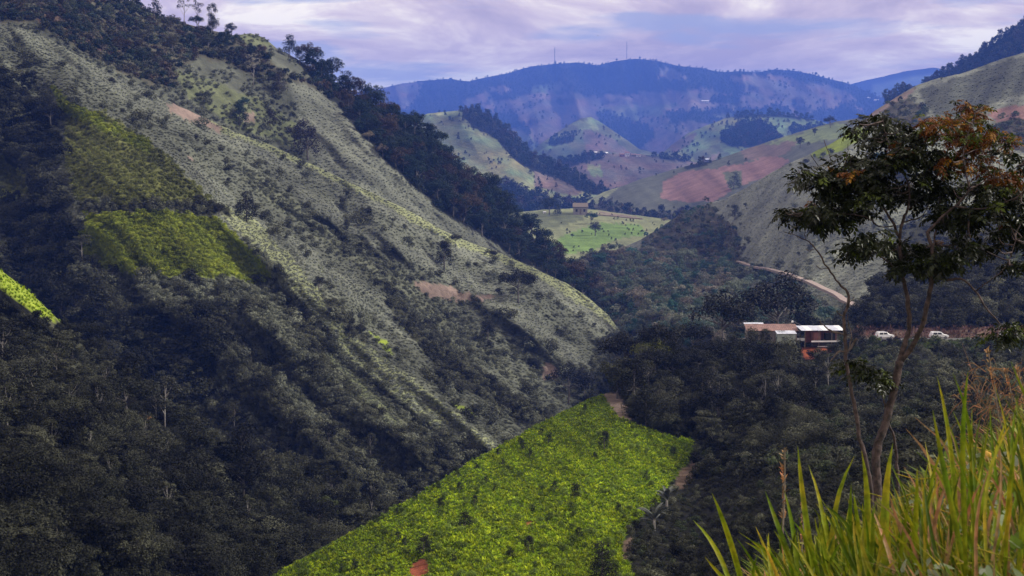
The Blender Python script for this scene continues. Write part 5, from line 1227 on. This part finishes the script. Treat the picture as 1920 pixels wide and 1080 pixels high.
def limb(name, path, mat, parent, sides=8, k=4, jit=0.6):
    q = smooth_path(path, k); pp = []
    for i, p in enumerate(q):
        j = jit if 0 < i < len(q) - 1 else 0
        pp.append(pt(p[0] + frnd.gauss(0, j), p[1] + frnd.gauss(0, j), D0 + p[3]) - base_of(parent))
    rr = [max(0.006, p[2] * 0.54 * UP / 2 * frnd.uniform(0.92, 1.1)) for p in q]
    return MB().tube(pp, rr, sides).build(name, mat, parent, True)
def base_of(o): return o.location
segs = []    # skeleton points for attaching branches: (x, y, z_off, width)
def reg(path): segs.extend([(p[0], p[1], p[3] if len(p) > 3 else 0.0) for p in smooth_path(path, 4)])
trunk = [(1640, 1245, 40, 0), (1650, 1120, 38, 0), (1650, 1020, 36, 0), (1646, 930, 34, 0), (1642, 873, 30, 0), (1645, 835, 30, 0), (1656, 805, 28, 0), (1669, 760, 27, 0), (1680, 715, 26, 0), (1686, 676, 28, 0)]
limb('trunk', trunk, bark_t, ft, 10, 5)
LB = [
 [(1686, 680, 20, 0), (1693, 655, 19, 0), (1704, 616, 17, 0), (1703, 569, 16, 0), (1695, 530, 14, 0), (1689, 490, 13, 0), (1686, 447, 12, 0)],
 [(1688, 680, 20, 0), (1712, 647, 18, -.1), (1730, 608, 17, -.3), (1739, 569, 16, -.4), (1746, 530, 15, -.5), (1752, 505, 13, -.6), (1748, 470, 12, -.6), (1738, 435, 11, -.6)],
 [(1686, 449, 10, 0), (1677, 423, 9, .2), (1659, 393, 8, .3), (1644, 366, 6, .4), (1625, 340, 5, .5), (1600, 315, 3, .6)],
 [(1686, 449, 11, 0), (1692, 417, 10, 0), (1701, 393, 9, -.1), (1706, 365, 7, -.1), (1700, 335, 6, -.2), (1685, 315, 5, -.3), (1672, 285, 4, -.3), (1660, 250, 3, -.3), (1655, 222, 2, -.3)],
 [(1738, 437, 10, -.6), (1760, 413, 9, -.6), (1790, 387, 8, -.7), (1816, 358, 7, -.8), (1812, 328, 6, -.8), (1806, 290, 5, -.8), (1815, 250, 4, -.8), (1828, 215, 3, -.8), (1812, 188, 2, -.8)],
 [(1748, 470, 8, -.6), (1756, 430, 7, -.3), (1762, 390, 7, 0), (1760, 358, 6, .2), (1757, 322, 5, .3), (1748, 290, 4, .3), (1752, 250, 3, .3)],
 [(1751, 512, 11, -.6), (1770, 525, 10, -.7), (1802, 523, 8, -.8), (1829, 546, 7, -1), (1852, 581, 6, -1.1), (1878, 612, 4, -1.2)],
 [(1790, 387, 6, -.7), (1830, 392, 5, -.9), (1870, 385, 4, -1.0), (1905, 370, 4, -1.1), (1945, 345, 3, -1.2)],
 [(1816, 358, 5, -.8), (1845, 340, 4, -.8), (1880, 330, 3, -.9), (1910, 310, 2, -1)],
 [(1677, 423, 5, .2), (1650, 425, 4, 0), (1620, 405, 4, -.2), (1580, 402, 4, -.3), (1545, 405, 3, -.4), (1505, 400, 2, -.5)],
 [(1659, 393, 5, .3), (1625, 372, 4, .1), (1590, 350, 4, 0), (1550, 335, 3, -.1), (1510, 325, 2, -.2)],
 [(1692, 417, 5, 0), (1725, 408, 4, .3), (1740, 385, 3, .5), (1745, 350, 3, .6)],
 [(1701, 395, 5, 0), (1722, 370, 4, .4), (1735, 335, 3, .5), (1738, 300, 2, .5)],
 [(1695, 530, 8, 0), (1675, 500, 6, -.4), (1650, 480, 5, -.6), (1625, 465, 3, -.7)],
 [(1746, 530, 7, -.5), (1730, 505, 5, -.2), (1705, 490, 4, 0), (1690, 478, 3, .1)],
 [(1829, 546, 4, -1), (1850, 530, 3, -1.2), (1885, 500, 2, -1.3), (1905, 450, 2, -1.3)],
 [(1806, 290, 4, -.8), (1850, 275, 3, -.6), (1885, 268, 2, -.5)],
]
for i, p in enumerate(LB): limb('limb', p, bark_t, ft, 8 if i < 2 else 6); reg(p)
limb('side_stem', [(1660, 1240, 13, .3), (1678, 1060, 13, .3), (1684, 935, 12, .3), (1682, 870, 11, .3), (1676, 820, 9, .2), (1665, 790, 7, .1), (1658, 752, 6, 0), (1650, 729, 4, 0), (1640, 708, 3, 0)], bark_t, ft, 6)
DARKL = [(1930, 300, 18, 16), (1945, 365, 22, 20), (1935, 455, 26, 16), (1910, 500, 30, 12), (1478, 398, 16, 7), (1890, 290, 16, 8), (1520, 408, 40, 18), (1560, 412, 40, 18), (1488, 400, 26, 10), (1600, 395, 40, 20), (1505, 322, 20, 8), (1535, 338, 40, 16), (1575, 330, 45, 20), (1622, 338, 45, 24), (1598, 300, 32, 13), (1560, 362, 40, 15), (1620, 372, 45, 15), (1680, 358, 45, 20),
         (1616, 238, 24, 14), (1655, 222, 18, 16), (1640, 265, 32, 15), (1688, 250, 38, 22), (1705, 290, 38, 26), (1660, 308, 40, 20), (1730, 368, 42, 18), (1742, 335, 36, 18), (1758, 300, 28, 24), (1770, 398, 42, 16), (1805, 418, 52, 18), (1850, 398, 46, 22), (1885, 368, 42, 22),
         (1840, 352, 40, 16), (1902, 428, 26, 24), (1640, 448, 44, 16), (1605, 468, 34, 16), (1680, 468, 42, 16), (1722, 468, 44, 16), (1738, 498, 52, 14), (1772, 488, 38, 16), (1690, 500, 34, 12), (1800, 468, 34, 15), (1880, 440, 28, 14), (1935, 400, 26, 34),
         (1880, 628, 36, 10), (1900, 612, 26, 10), (1602, 690, 32, 15), (1640, 700, 26, 12), (1660, 716, 24, 10), (1585, 682, 16, 9), (1545, 395, 30, 10), (1725, 260, 26, 16), (1780, 360, 30, 12), (1815, 450, 30, 12), (1860, 470, 26, 10)]
RUSTL = [(1790, 228, 44, 22), (1826, 212, 30, 18), (1805, 196, 16, 10), (1760, 242, 34, 20), (1800, 262, 44, 24), (1842, 252, 36, 22), (1832, 292, 40, 26), (1872, 258, 30, 14), (1888, 272, 20, 14), (1838, 226, 16, 14), (1850, 322, 40, 18), (1882, 338, 34, 18), (1912, 340, 20, 28),
         (1790, 312, 34, 22), (1738, 224, 22, 12), (1682, 282, 26, 13), (1600, 325, 26, 8), (1520, 384, 12, 8), (1886, 420, 13, 10), (1770, 459, 6, 5), (1690, 300, 20, 10), (1840, 200, 10, 8), (1895, 262, 10, 8), (1570, 318, 12, 6)]
segs_np = np.array(segs)
# twigs reaching into each leaf mass
tw = MB()
for (x, y, rx, ry) in DARKL + RUSTL:
    if y > 600: continue
    for _ in range(2):
        tx, ty = x + frnd.uniform(-.6, .6) * rx, y + frnd.uniform(-.7, .5) * ry
        dd = np.hypot(segs_np[:, 0] - tx, (segs_np[:, 1] - ty)); k = int(dd.argmin())
        sx, sy, sz = segs_np[k]; mz = sz + frnd.uniform(-.5, .5)
        if dd[k] < 4: continue
        q = smooth_path([(sx, sy, 3.4, sz), ((sx + tx) / 2 + frnd.gauss(0, 5), (sy + ty) / 2 + 5, 2.6, (sz + mz) / 2), (tx, ty, 1.6, mz)], 3)
        tw.tube([pt(p[0], p[1], D0 + p[3]) - base for p in q], [p[2] * UP / 2 for p in q], 4, False)
o = tw.build('twigs', bark_t, ft, True); o['kind'] = 'stuff'
def leaflet(V, Q, p, dirv, nrm, L, w):
    side = dirv.cross(nrm).normalized(); b = len(V); fold = nrm * (w * 0.25)
    V += [p, p + dirv * L * 0.45 + side * w + fold, p + dirv * L - nrm * L * 0.12, p + dirv * L * 0.45 - side * w + fold, p + dirv * L * 0.48]
    Q += [(b, b + 4, b + 2, b + 1), (b, b + 3, b + 2, b + 4)]
def spray_geo(rg, n=6, L=0.27, ll=0.112, lw=0.026):
    V = []; Q = []
    for i in range(n):
        t = (i + 0.6) / n; p = Vector((L * t, 0, -0.22 * L * t * t))
        for s in (-1, 1):
            dv = Vector((0.55 + rg.gauss(0, .15), s * (0.9 + rg.gauss(0, .1)), -0.35 + rg.gauss(0, .2))).normalized()
            leaflet(V, Q, p, dv, Vector((rg.gauss(0, .25), rg.gauss(0, .25), 1)).normalized(), ll * (0.7 + .4 * math.sin(math.pi * t)) * rg.uniform(.85, 1.15), lw)
    dv = Vector((1, rg.gauss(0, .2), -.5)).normalized(); leaflet(V, Q, Vector((L, 0, -0.22 * L)), dv, Vector((0, 0, 1)), ll, lw)
    return V, Q
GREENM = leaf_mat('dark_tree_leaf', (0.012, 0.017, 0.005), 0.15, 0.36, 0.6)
GREENM.node_tree.nodes['Principled BSDF'].inputs['Specular IOR Level'].default_value = 0.22
RUSTM = leaf_mat('rust_tree_leaf', (0.12, 0.042, 0.012), 0.3, 0.5, 0.6)
GOLDM = leaf_mat('gold_tree_leaf', (0.20, 0.095, 0.010), 0.3, 0.5, 0.5)
LIMEM = leaf_mat('olive_tree_leaf', (0.055, 0.075, 0.012), 0.3, 0.5, 0.5)
mats_ = {'d': GREENM, 'r': RUSTM, 'g': GOLDM, 'l': LIMEM}
smesh = {}
geos = [spray_geo(frnd) for _ in range(6)]
for k, m_ in mats_.items():
    smesh[k] = []
    for V, Q in geos:
        me = bpy.data.meshes.new('leaf_spray'); me.from_pydata([tuple(v) for v in V], [], Q); me.materials.append(m_); smesh[k].append(me)
placed = []
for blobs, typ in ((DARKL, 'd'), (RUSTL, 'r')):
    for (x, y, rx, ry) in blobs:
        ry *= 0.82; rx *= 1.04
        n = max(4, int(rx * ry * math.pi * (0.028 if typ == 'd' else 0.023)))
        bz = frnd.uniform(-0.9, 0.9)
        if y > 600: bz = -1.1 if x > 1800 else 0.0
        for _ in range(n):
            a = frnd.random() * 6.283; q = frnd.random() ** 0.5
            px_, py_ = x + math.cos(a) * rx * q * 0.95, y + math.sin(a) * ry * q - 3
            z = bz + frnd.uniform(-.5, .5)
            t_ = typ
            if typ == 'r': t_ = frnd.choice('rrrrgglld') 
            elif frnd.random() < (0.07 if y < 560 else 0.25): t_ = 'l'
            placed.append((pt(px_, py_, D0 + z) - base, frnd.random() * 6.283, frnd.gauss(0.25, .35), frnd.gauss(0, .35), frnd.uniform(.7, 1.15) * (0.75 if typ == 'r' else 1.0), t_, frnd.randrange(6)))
placed.sort(key=lambda p: -p[4])
rest = {k: ([], []) for k in mats_}
for i, (p, rz, ry_, rx_, sc, t_, gi_) in enumerate(placed):
    if i < 295:
        o = bpy.data.objects.new('leaf_spray', smesh[t_][gi_]); COL.objects.link(o); o.parent = ft
        o.location = p; o.rotation_euler = (rx_, ry_, rz); o.scale = (sc,) * 3
        if t_ in 'rg': o['label'] = 'rust orange leaf spray'
    else:
        mt = Matrix.Translation(p) @ Matrix.Rotation(rz, 4, 'Z') @ Matrix.Rotation(ry_, 4, 'Y') @ Matrix.Rotation(rx_, 4, 'X') @ Matrix.Scale(sc, 4)
        V, Q = geos[gi_]; b = len(rest[t_][0]); rest[t_][0].extend([tuple(mt @ v) for v in V]); rest[t_][1].extend([tuple(b + j for j in q) for q in Q])
for k, (V, Q) in rest.items():
    if V: o = mesh_obj('foliage', V, Q, mats_[k], ft); o['kind'] = 'stuff'

# the leaning half bare stem left of it
b2 = pt(1625, 1235, D0 - 0.4)
bt = empty('bare_tree', b2); tag(bt, 'thin crooked half bare tree leaning left of the leafy foreground tree', 'tree')
for nm, path in (('trunk', [(1622, 1245, 18), (1632, 1060, 17), (1634, 935, 16), (1628, 885, 15), (1611, 822, 15), (1603, 768, 14), (1595, 721, 13), (1590, 698, 13), (1586, 659, 13), (1585, 628, 12), (1583, 597, 11), (1590, 566, 10), (1589, 549, 9), (1572, 530, 7), (1553, 503, 6), (1529, 467, 5), (1511, 450, 3.5), (1470, 435, 1.5)]),
                 ('branch', [(1586, 630, 7), (1572, 624, 6), (1557, 620, 6), (1545, 610, 4), (1536, 601, 3)]), ('branch', [(1587, 662, 9), (1598, 648, 9), (1607, 634, 8)]), ('branch', [(1586, 660, 7), (1574, 659, 7), (1566, 667, 6), (1557, 677, 4)]),
                 ('branch', [(1584, 598, 5), (1576, 590, 4), (1568, 584, 3)]), ('branch', [(1590, 566, 5), (1598, 562, 3), (1602, 556, 2)]), ('branch', [(1592, 655, 5), (1597, 630, 4), (1591, 606, 3), (1588, 590, 2)]),
                 ('branch', [(1529, 467, 2.5), (1520, 470, 2), (1512, 468, 1.2)]), ('branch', [(1511, 450, 2), (1509, 438, 1.4), (1512, 430, 1)]), ('branch', [(1553, 503, 2.5), (1540, 505, 2), (1530, 498, 1)])):
    p = [q + (0,) * (4 - len(q)) for q in path]; p = [(q[0], q[1], q[2], -0.4) for q in p]
    limb(nm, p, bark_g if nm == 'branch' else bark_t, bt, 7, 4, 0.8)

# airy bare twigs rising left of the crown
for (x0, y0, x1, y1) in ((1560, 330, 1545, 262), (1575, 330, 1590, 270), (1548, 350, 1520, 290)):
    limb('limb', [(x0, y0, 2.2, 0), ((x0 + x1) / 2 + 4, (y0 + y1) / 2, 1.6, 0), (x1, y1, 1, 0)], bark_t, ft, 4)

# ------------------------------------------------------------------ tall grass on the near bank
def gmat(name, rgb, tr=0.45): return leaf_mat(name, rgb, tr, 0.45, 0.3, 9.0)
BM = [gmat('grass_blade_green', (0.13, 0.21, 0.010)), gmat('grass_blade_lime', (0.24, 0.31, 0.014)), gmat('grass_blade_yellow', (0.34, 0.33, 0.03)), gmat('grass_blade_dark', (0.07, 0.12, 0.01)), gmat('grass_blade_dry', (0.34, 0.22, 0.10), 0.25)]
def near_d(px, py): return float(SH['near_bank'].base(np.array([px]), np.array([min(max(py, 800), 1490)]))[0])
def blade(parent, x0, y0, x1, y1, wpx, d, m_, bend=0.0):
    """one long folded blade from its root to its tip"""
    a = pt(x0, y0, d); c = pt(x1, y1, d + frnd.uniform(-.15, .25)); V = []; n = 8; w = wpx * d / F / 2
    dirv = (c - a); side = Vector((1, frnd.uniform(-.5, .5), 0.0)); side = (side - dirv.normalized() * side.dot(dirv.normalized())).normalized()
    fw = dirv.cross(side).normalized(); bd = side * (bend * dirv.length); tipb = (side * frnd.choice((-1, 1)) * frnd.uniform(.05, .5) + Vector((0, 0, -.25))) * dirv.length * (0.35 if wpx > 11 else 0.9)
    for i in range(n + 1):
        t = i / n; p = a + dirv * t + bd * (4 * t * (1 - t)) + tipb * max(0, t - 0.45) ** 2 - base_of(parent); ww = w * (0.55 + 1.1 * t) * (1 - t ** 2.6) + 0.0004
        V += [p - side * ww, p + fw * ww * 0.45, p + side * ww]
    Fc = []
    for i in range(n): q = 3 * i; Fc += [(q, q + 1, q + 4, q + 3), (q + 1, q + 2, q + 5, q + 4)]
    o = mesh_obj('blade', V, Fc, m_, parent, True); return o
clumps = []
def clump(px, label):
    d = near_d(px, 1180); r = empty('grass_clump', pt(px, 1230, d)); tag(r, label, 'grass clump', None); clumps.append((px, d, r)); return r
CL = [clump(1400, 'tall lime green grass clump, leftmost along the bottom edge'), clump(1520, 'tall grass clump with upright blades left of the trunk base'), clump(1640, 'dense tall grass clump in front of the trunk base'),
      clump(1760, 'grass clump with the tallest blades right of the trunk'), clump(1860, 'yellowish grass clump in the lower right corner'), clump(1930, 'grass clump with dry stalks cut by the right edge')]
def nearest_clump(x): return min(clumps, key=lambda c: abs(c[0] - x))
TR = [(1395, 1160, 1318, 955, 15), (1412, 1170, 1343, 915, 16), (1450, 1160, 1312, 1045, 12), (1535, 1180, 1438, 912, 17), (1500, 1180, 1475, 900, 15), (1545, 1180, 1488, 828, 17), (1558, 1180, 1527, 850, 14), (1552, 1180, 1559, 832, 15), (1580, 1180, 1588, 885, 14),
      (1600, 1180, 1632, 838, 20), (1668, 1180, 1661, 822, 24), (1690, 1190, 1718, 868, 16), (1640, 1190, 1610, 900, 14), (1820, 1150, 1727, 745, 15), (1800, 1110, 1767, 678, 13), (1812, 1100, 1797, 664, 14), (1790, 1150, 1847, 668, 15), (1800, 1180, 1880, 742, 15),
      (1850, 1150, 1832, 745, 13), (1880, 1150, 1888, 752, 12), (2010, 960, 1880, 660, 8), (1740, 1160, 1712, 930, 14), (1430, 1180, 1404, 1030, 10), (1470, 1190, 1420, 985, 12), (1900, 1150, 1915, 760, 14), (1925, 1150, 1935, 720, 14), (1620, 1180, 1650, 930, 14), (1700, 1180, 1652, 960, 14), (1730, 1180, 1760, 900, 14)]
for x0, y0, x1, y1, w in TR:
    px0, d, r = nearest_clump(x0); blade(r, x0, y0, x1, y1, w * 0.72, d * (0.93 + 0.1 * frnd.random()), frnd.choice(BM[:2] + BM[:2] + [BM[1]]), frnd.uniform(-.03, .03))
for i in range(430):
    x0 = frnd.uniform(1460, 2000) if i % 4 else frnd.uniform(1480, 1760); px0, d, r = nearest_clump(x0); d *= frnd.uniform(0.92, 1.25)
    top = np.interp(x0, [1380, 1480, 1560, 1680, 1760, 1850, 1950], [1040, 985, 940, 920, 820, 740, 700]) + frnd.uniform(-10, 170)
    m_ = frnd.choice(BM) if x0 > 1700 else frnd.choice(BM[:2] + [BM[3], BM[2]])
    blade(r, x0, frnd.uniform(1120, 1200), x0 + frnd.gauss(-10, 48), top, frnd.uniform(4, 9.5), d, m_, frnd.uniform(-.08, .08))
# short fill between the clumps
V = []; Q = []; cols = []
for i in range(13000):
    x0 = frnd.uniform(1420, 2010); lim = np.interp(x0, [1340, 1480, 1600, 1700, 1800, 1920, 2010], [1150, 1115, 1060, 985, 930, 850, 800])
    y0 = frnd.uniform(lim, 1240); d = near_d(x0, y0) * frnd.uniform(.97, 1.0)
    L = frnd.uniform(0.08, 0.26) * (1.25 if x0 > 1720 else 1) ; a = pt(x0, y0, d) + Vector((0, 0, -.03)); th = frnd.random() * 6.28
    lean = Vector((math.cos(th), math.sin(th), 0)) * L * frnd.uniform(.1, .8); sd = Vector((math.cos(th + 1.4), math.sin(th + 1.4), 0)) * frnd.uniform(.002, .0045)
    b = len(V); m1 = a + lean * .4 + Vector((0, 0, L * .6)); tp = a + lean + Vector((0, 0, L * (0.95 - 0.3 * frnd.random())))
    V += [a - sd, a + sd, m1 + sd, m1 - sd, tp]; Q += [(b, b + 1, b + 2, b + 3), (b + 3, b + 2, b + 4)]; cols += [frnd.randrange(5)] * 2
fg = mesh_obj('grass_fill', V, Q, BM); fg.data.polygons.foreach_set('material_index', cols); fg['kind'] = 'stuff'; fg['label'] = 'short tangled green and straw coloured grass on the near bank'

# dry seed stalks and straw
def stalk(x0, y0, x1, y1, wpx, d, label, mat=None, plume=True):
    a, c = pt(x0, y0, d), pt(x1, y1, d); r = empty('dry_stalk', a); tag(r, label, 'dry stalk')
    MB().tube([(c - a) * q + Vector((0.01 * math.sin(q * 9), 0, 0)) for q in (0, .25, .5, .75, 1)], [wpx * d / F / 2 * (1 - .5 * q) for q in (0, .25, .5, .75, 1)], 5).build('stem', mat or M['wood'], r)
    if plume:
        V = []; Q = []; L = (c - a).length
        for i in range(40):
            t = 0.62 + 0.38 * frnd.random(); p = (c - a) * t; th = frnd.random() * 6.28; dv = Vector((math.cos(th) * .6, math.sin(th) * .6, frnd.uniform(.2, 1))).normalized() * L * frnd.uniform(.015, .05)
            s = Vector((.0015, .001, 0)) * d; b = len(V); V += [p - s, p + s, p + dv]; Q.append((b, b + 1, b + 2))
        o = mesh_obj('seed_head', V, Q, BM[4], r); o['kind'] = 'stuff'
stalk(1468, 1190, 1470, 840, 7, 9.0, 'tall brown dry stem left of the trunk base', None, True)
stalk(1503, 1180, 1505, 940, 5, 9.5, 'shorter brown dry stem beside the tall one')
for x0, y0, x1, y1, lb in ((1900, 900, 1850, 655, 'dry brown seed stalk, left of three at the right edge'), (1925, 900, 1885, 690, 'dry brown seed stalk, middle of three at the right edge'), (1950, 900, 1905, 680, 'dry brown seed stalk, right of three at the right edge')):
    stalk(x0, y0, x1, y1, 4, 7.2, lb)
V = []; Q = []
for i in range(420):
    x0 = frnd.uniform(1800, 1990); y0 = frnd.uniform(690, 860); d = 7.4 + frnd.uniform(-.3, .4); a = pt(x0, y0, d); dv = Vector((frnd.gauss(0, .06), frnd.gauss(0, .06), frnd.gauss(-.05, .13))); s = Vector((.0, .001, .0028)); b = len(V)
    V += [a - s, a + s, a + dv * .5 + Vector((0, 0, .02)) + s, a + dv * .5 + Vector((0, 0, .02)) - s, a + dv]; Q += [(b, b + 1, b + 2, b + 3), (b + 3, b + 2, b + 4)]
o = mesh_obj('dry_straw', V, Q, gmat('straw', (0.20, 0.12, 0.06), .2)); o['kind'] = 'stuff'; o['label'] = 'tangle of brown straw hanging at the right edge'
# yellow bamboo piece
a, c = pt(1842, 850, 6.0), pt(1886, 872, 5.9); m = MB(); m.tube([a + (c - a) * q for q in (0, .3, .33, .36, .7, .73, .76, 1)], [.018, .018, .021, .018, .018, .021, .018, .016], 8)
o = m.build('bamboo_piece', simple('yellow_cane', (0.62, 0.36, 0.04), (0.5, 0.26, 0.03), 8), None, True); tag(o, 'short yellow cane lying in the tall grass on the right', 'cane')

# creeper with pale heart shaped leaves
vm = [leaf_mat('creeper_leaf', (0.20, 0.25, 0.13), 0.3, 0.4, 0.2), leaf_mat('creeper_leaf_pale', (0.34, 0.38, 0.28), 0.25, 0.35, 0.2), leaf_mat('creeper_leaf_green', (0.13, 0.20, 0.03), 0.3, 0.5, 0.2)]
hv = [(0, 0, 0), (.30, -.12, .05), (.52, .12, .10), (.50, .45, .07), (.28, .78, .02), (0, 1.1, -.08), (-.28, .78, .02), (-.50, .45, .07), (-.52, .12, .10), (-.30, -.12, .05), (0, .45, -.03)]
hf = [(0, 1, 2, 10), (10, 2, 3, 4), (10, 4, 5), (10, 5, 6), (10, 6, 7, 8), (10, 8, 9, 0)]
vml = []
for m_ in vm:
    me = bpy.data.meshes.new('leaf'); me.from_pydata(hv, [], hf); me.materials.append(m_); vml.append(me)
vr = empty('creeper', pt(1820, 1000, 4.9)); tag(vr, 'creeper with pale grey-green heart shaped leaves climbing over the grass at lower right', 'creeper')
for i in range(12):
    x, y = frnd.uniform(1720, 1940), frnd.uniform(860, 1060); d = near_d(x, y + 150) * .97
    pth = [pt(x + 45 * k + frnd.gauss(0, 12), y + 22 * math.sin(k * 1.3 + i) + frnd.gauss(0, 10), d) - vr.location for k in range(-2, 3)]
    MB().tube(pth, .0018, 4).build('vine_stem', BM[2], vr)
for i in range(270):
    x = frnd.uniform(1690, 1990); lo = np.interp(x, [1690, 1760, 1840, 1990], [960, 820, 850, 830]); y = frnd.uniform(lo, 1120)
    d = near_d(x, y + 120) * frnd.uniform(.90, 1.02)
    o = bpy.data.objects.new('leaf', vml[frnd.choice((0, 0, 1, 2, 2))]); COL.objects.link(o); o.parent = vr
    o.location = pt(x, y, d) - vr.location; s = frnd.uniform(.016, .036) * (1.0 if i % 5 else 1.3); o.scale = (s, s, s)
    o.rotation_euler = (R(frnd.gauss(50, 35)), R(frnd.gauss(0, 35)), R(frnd.uniform(90, 270)))
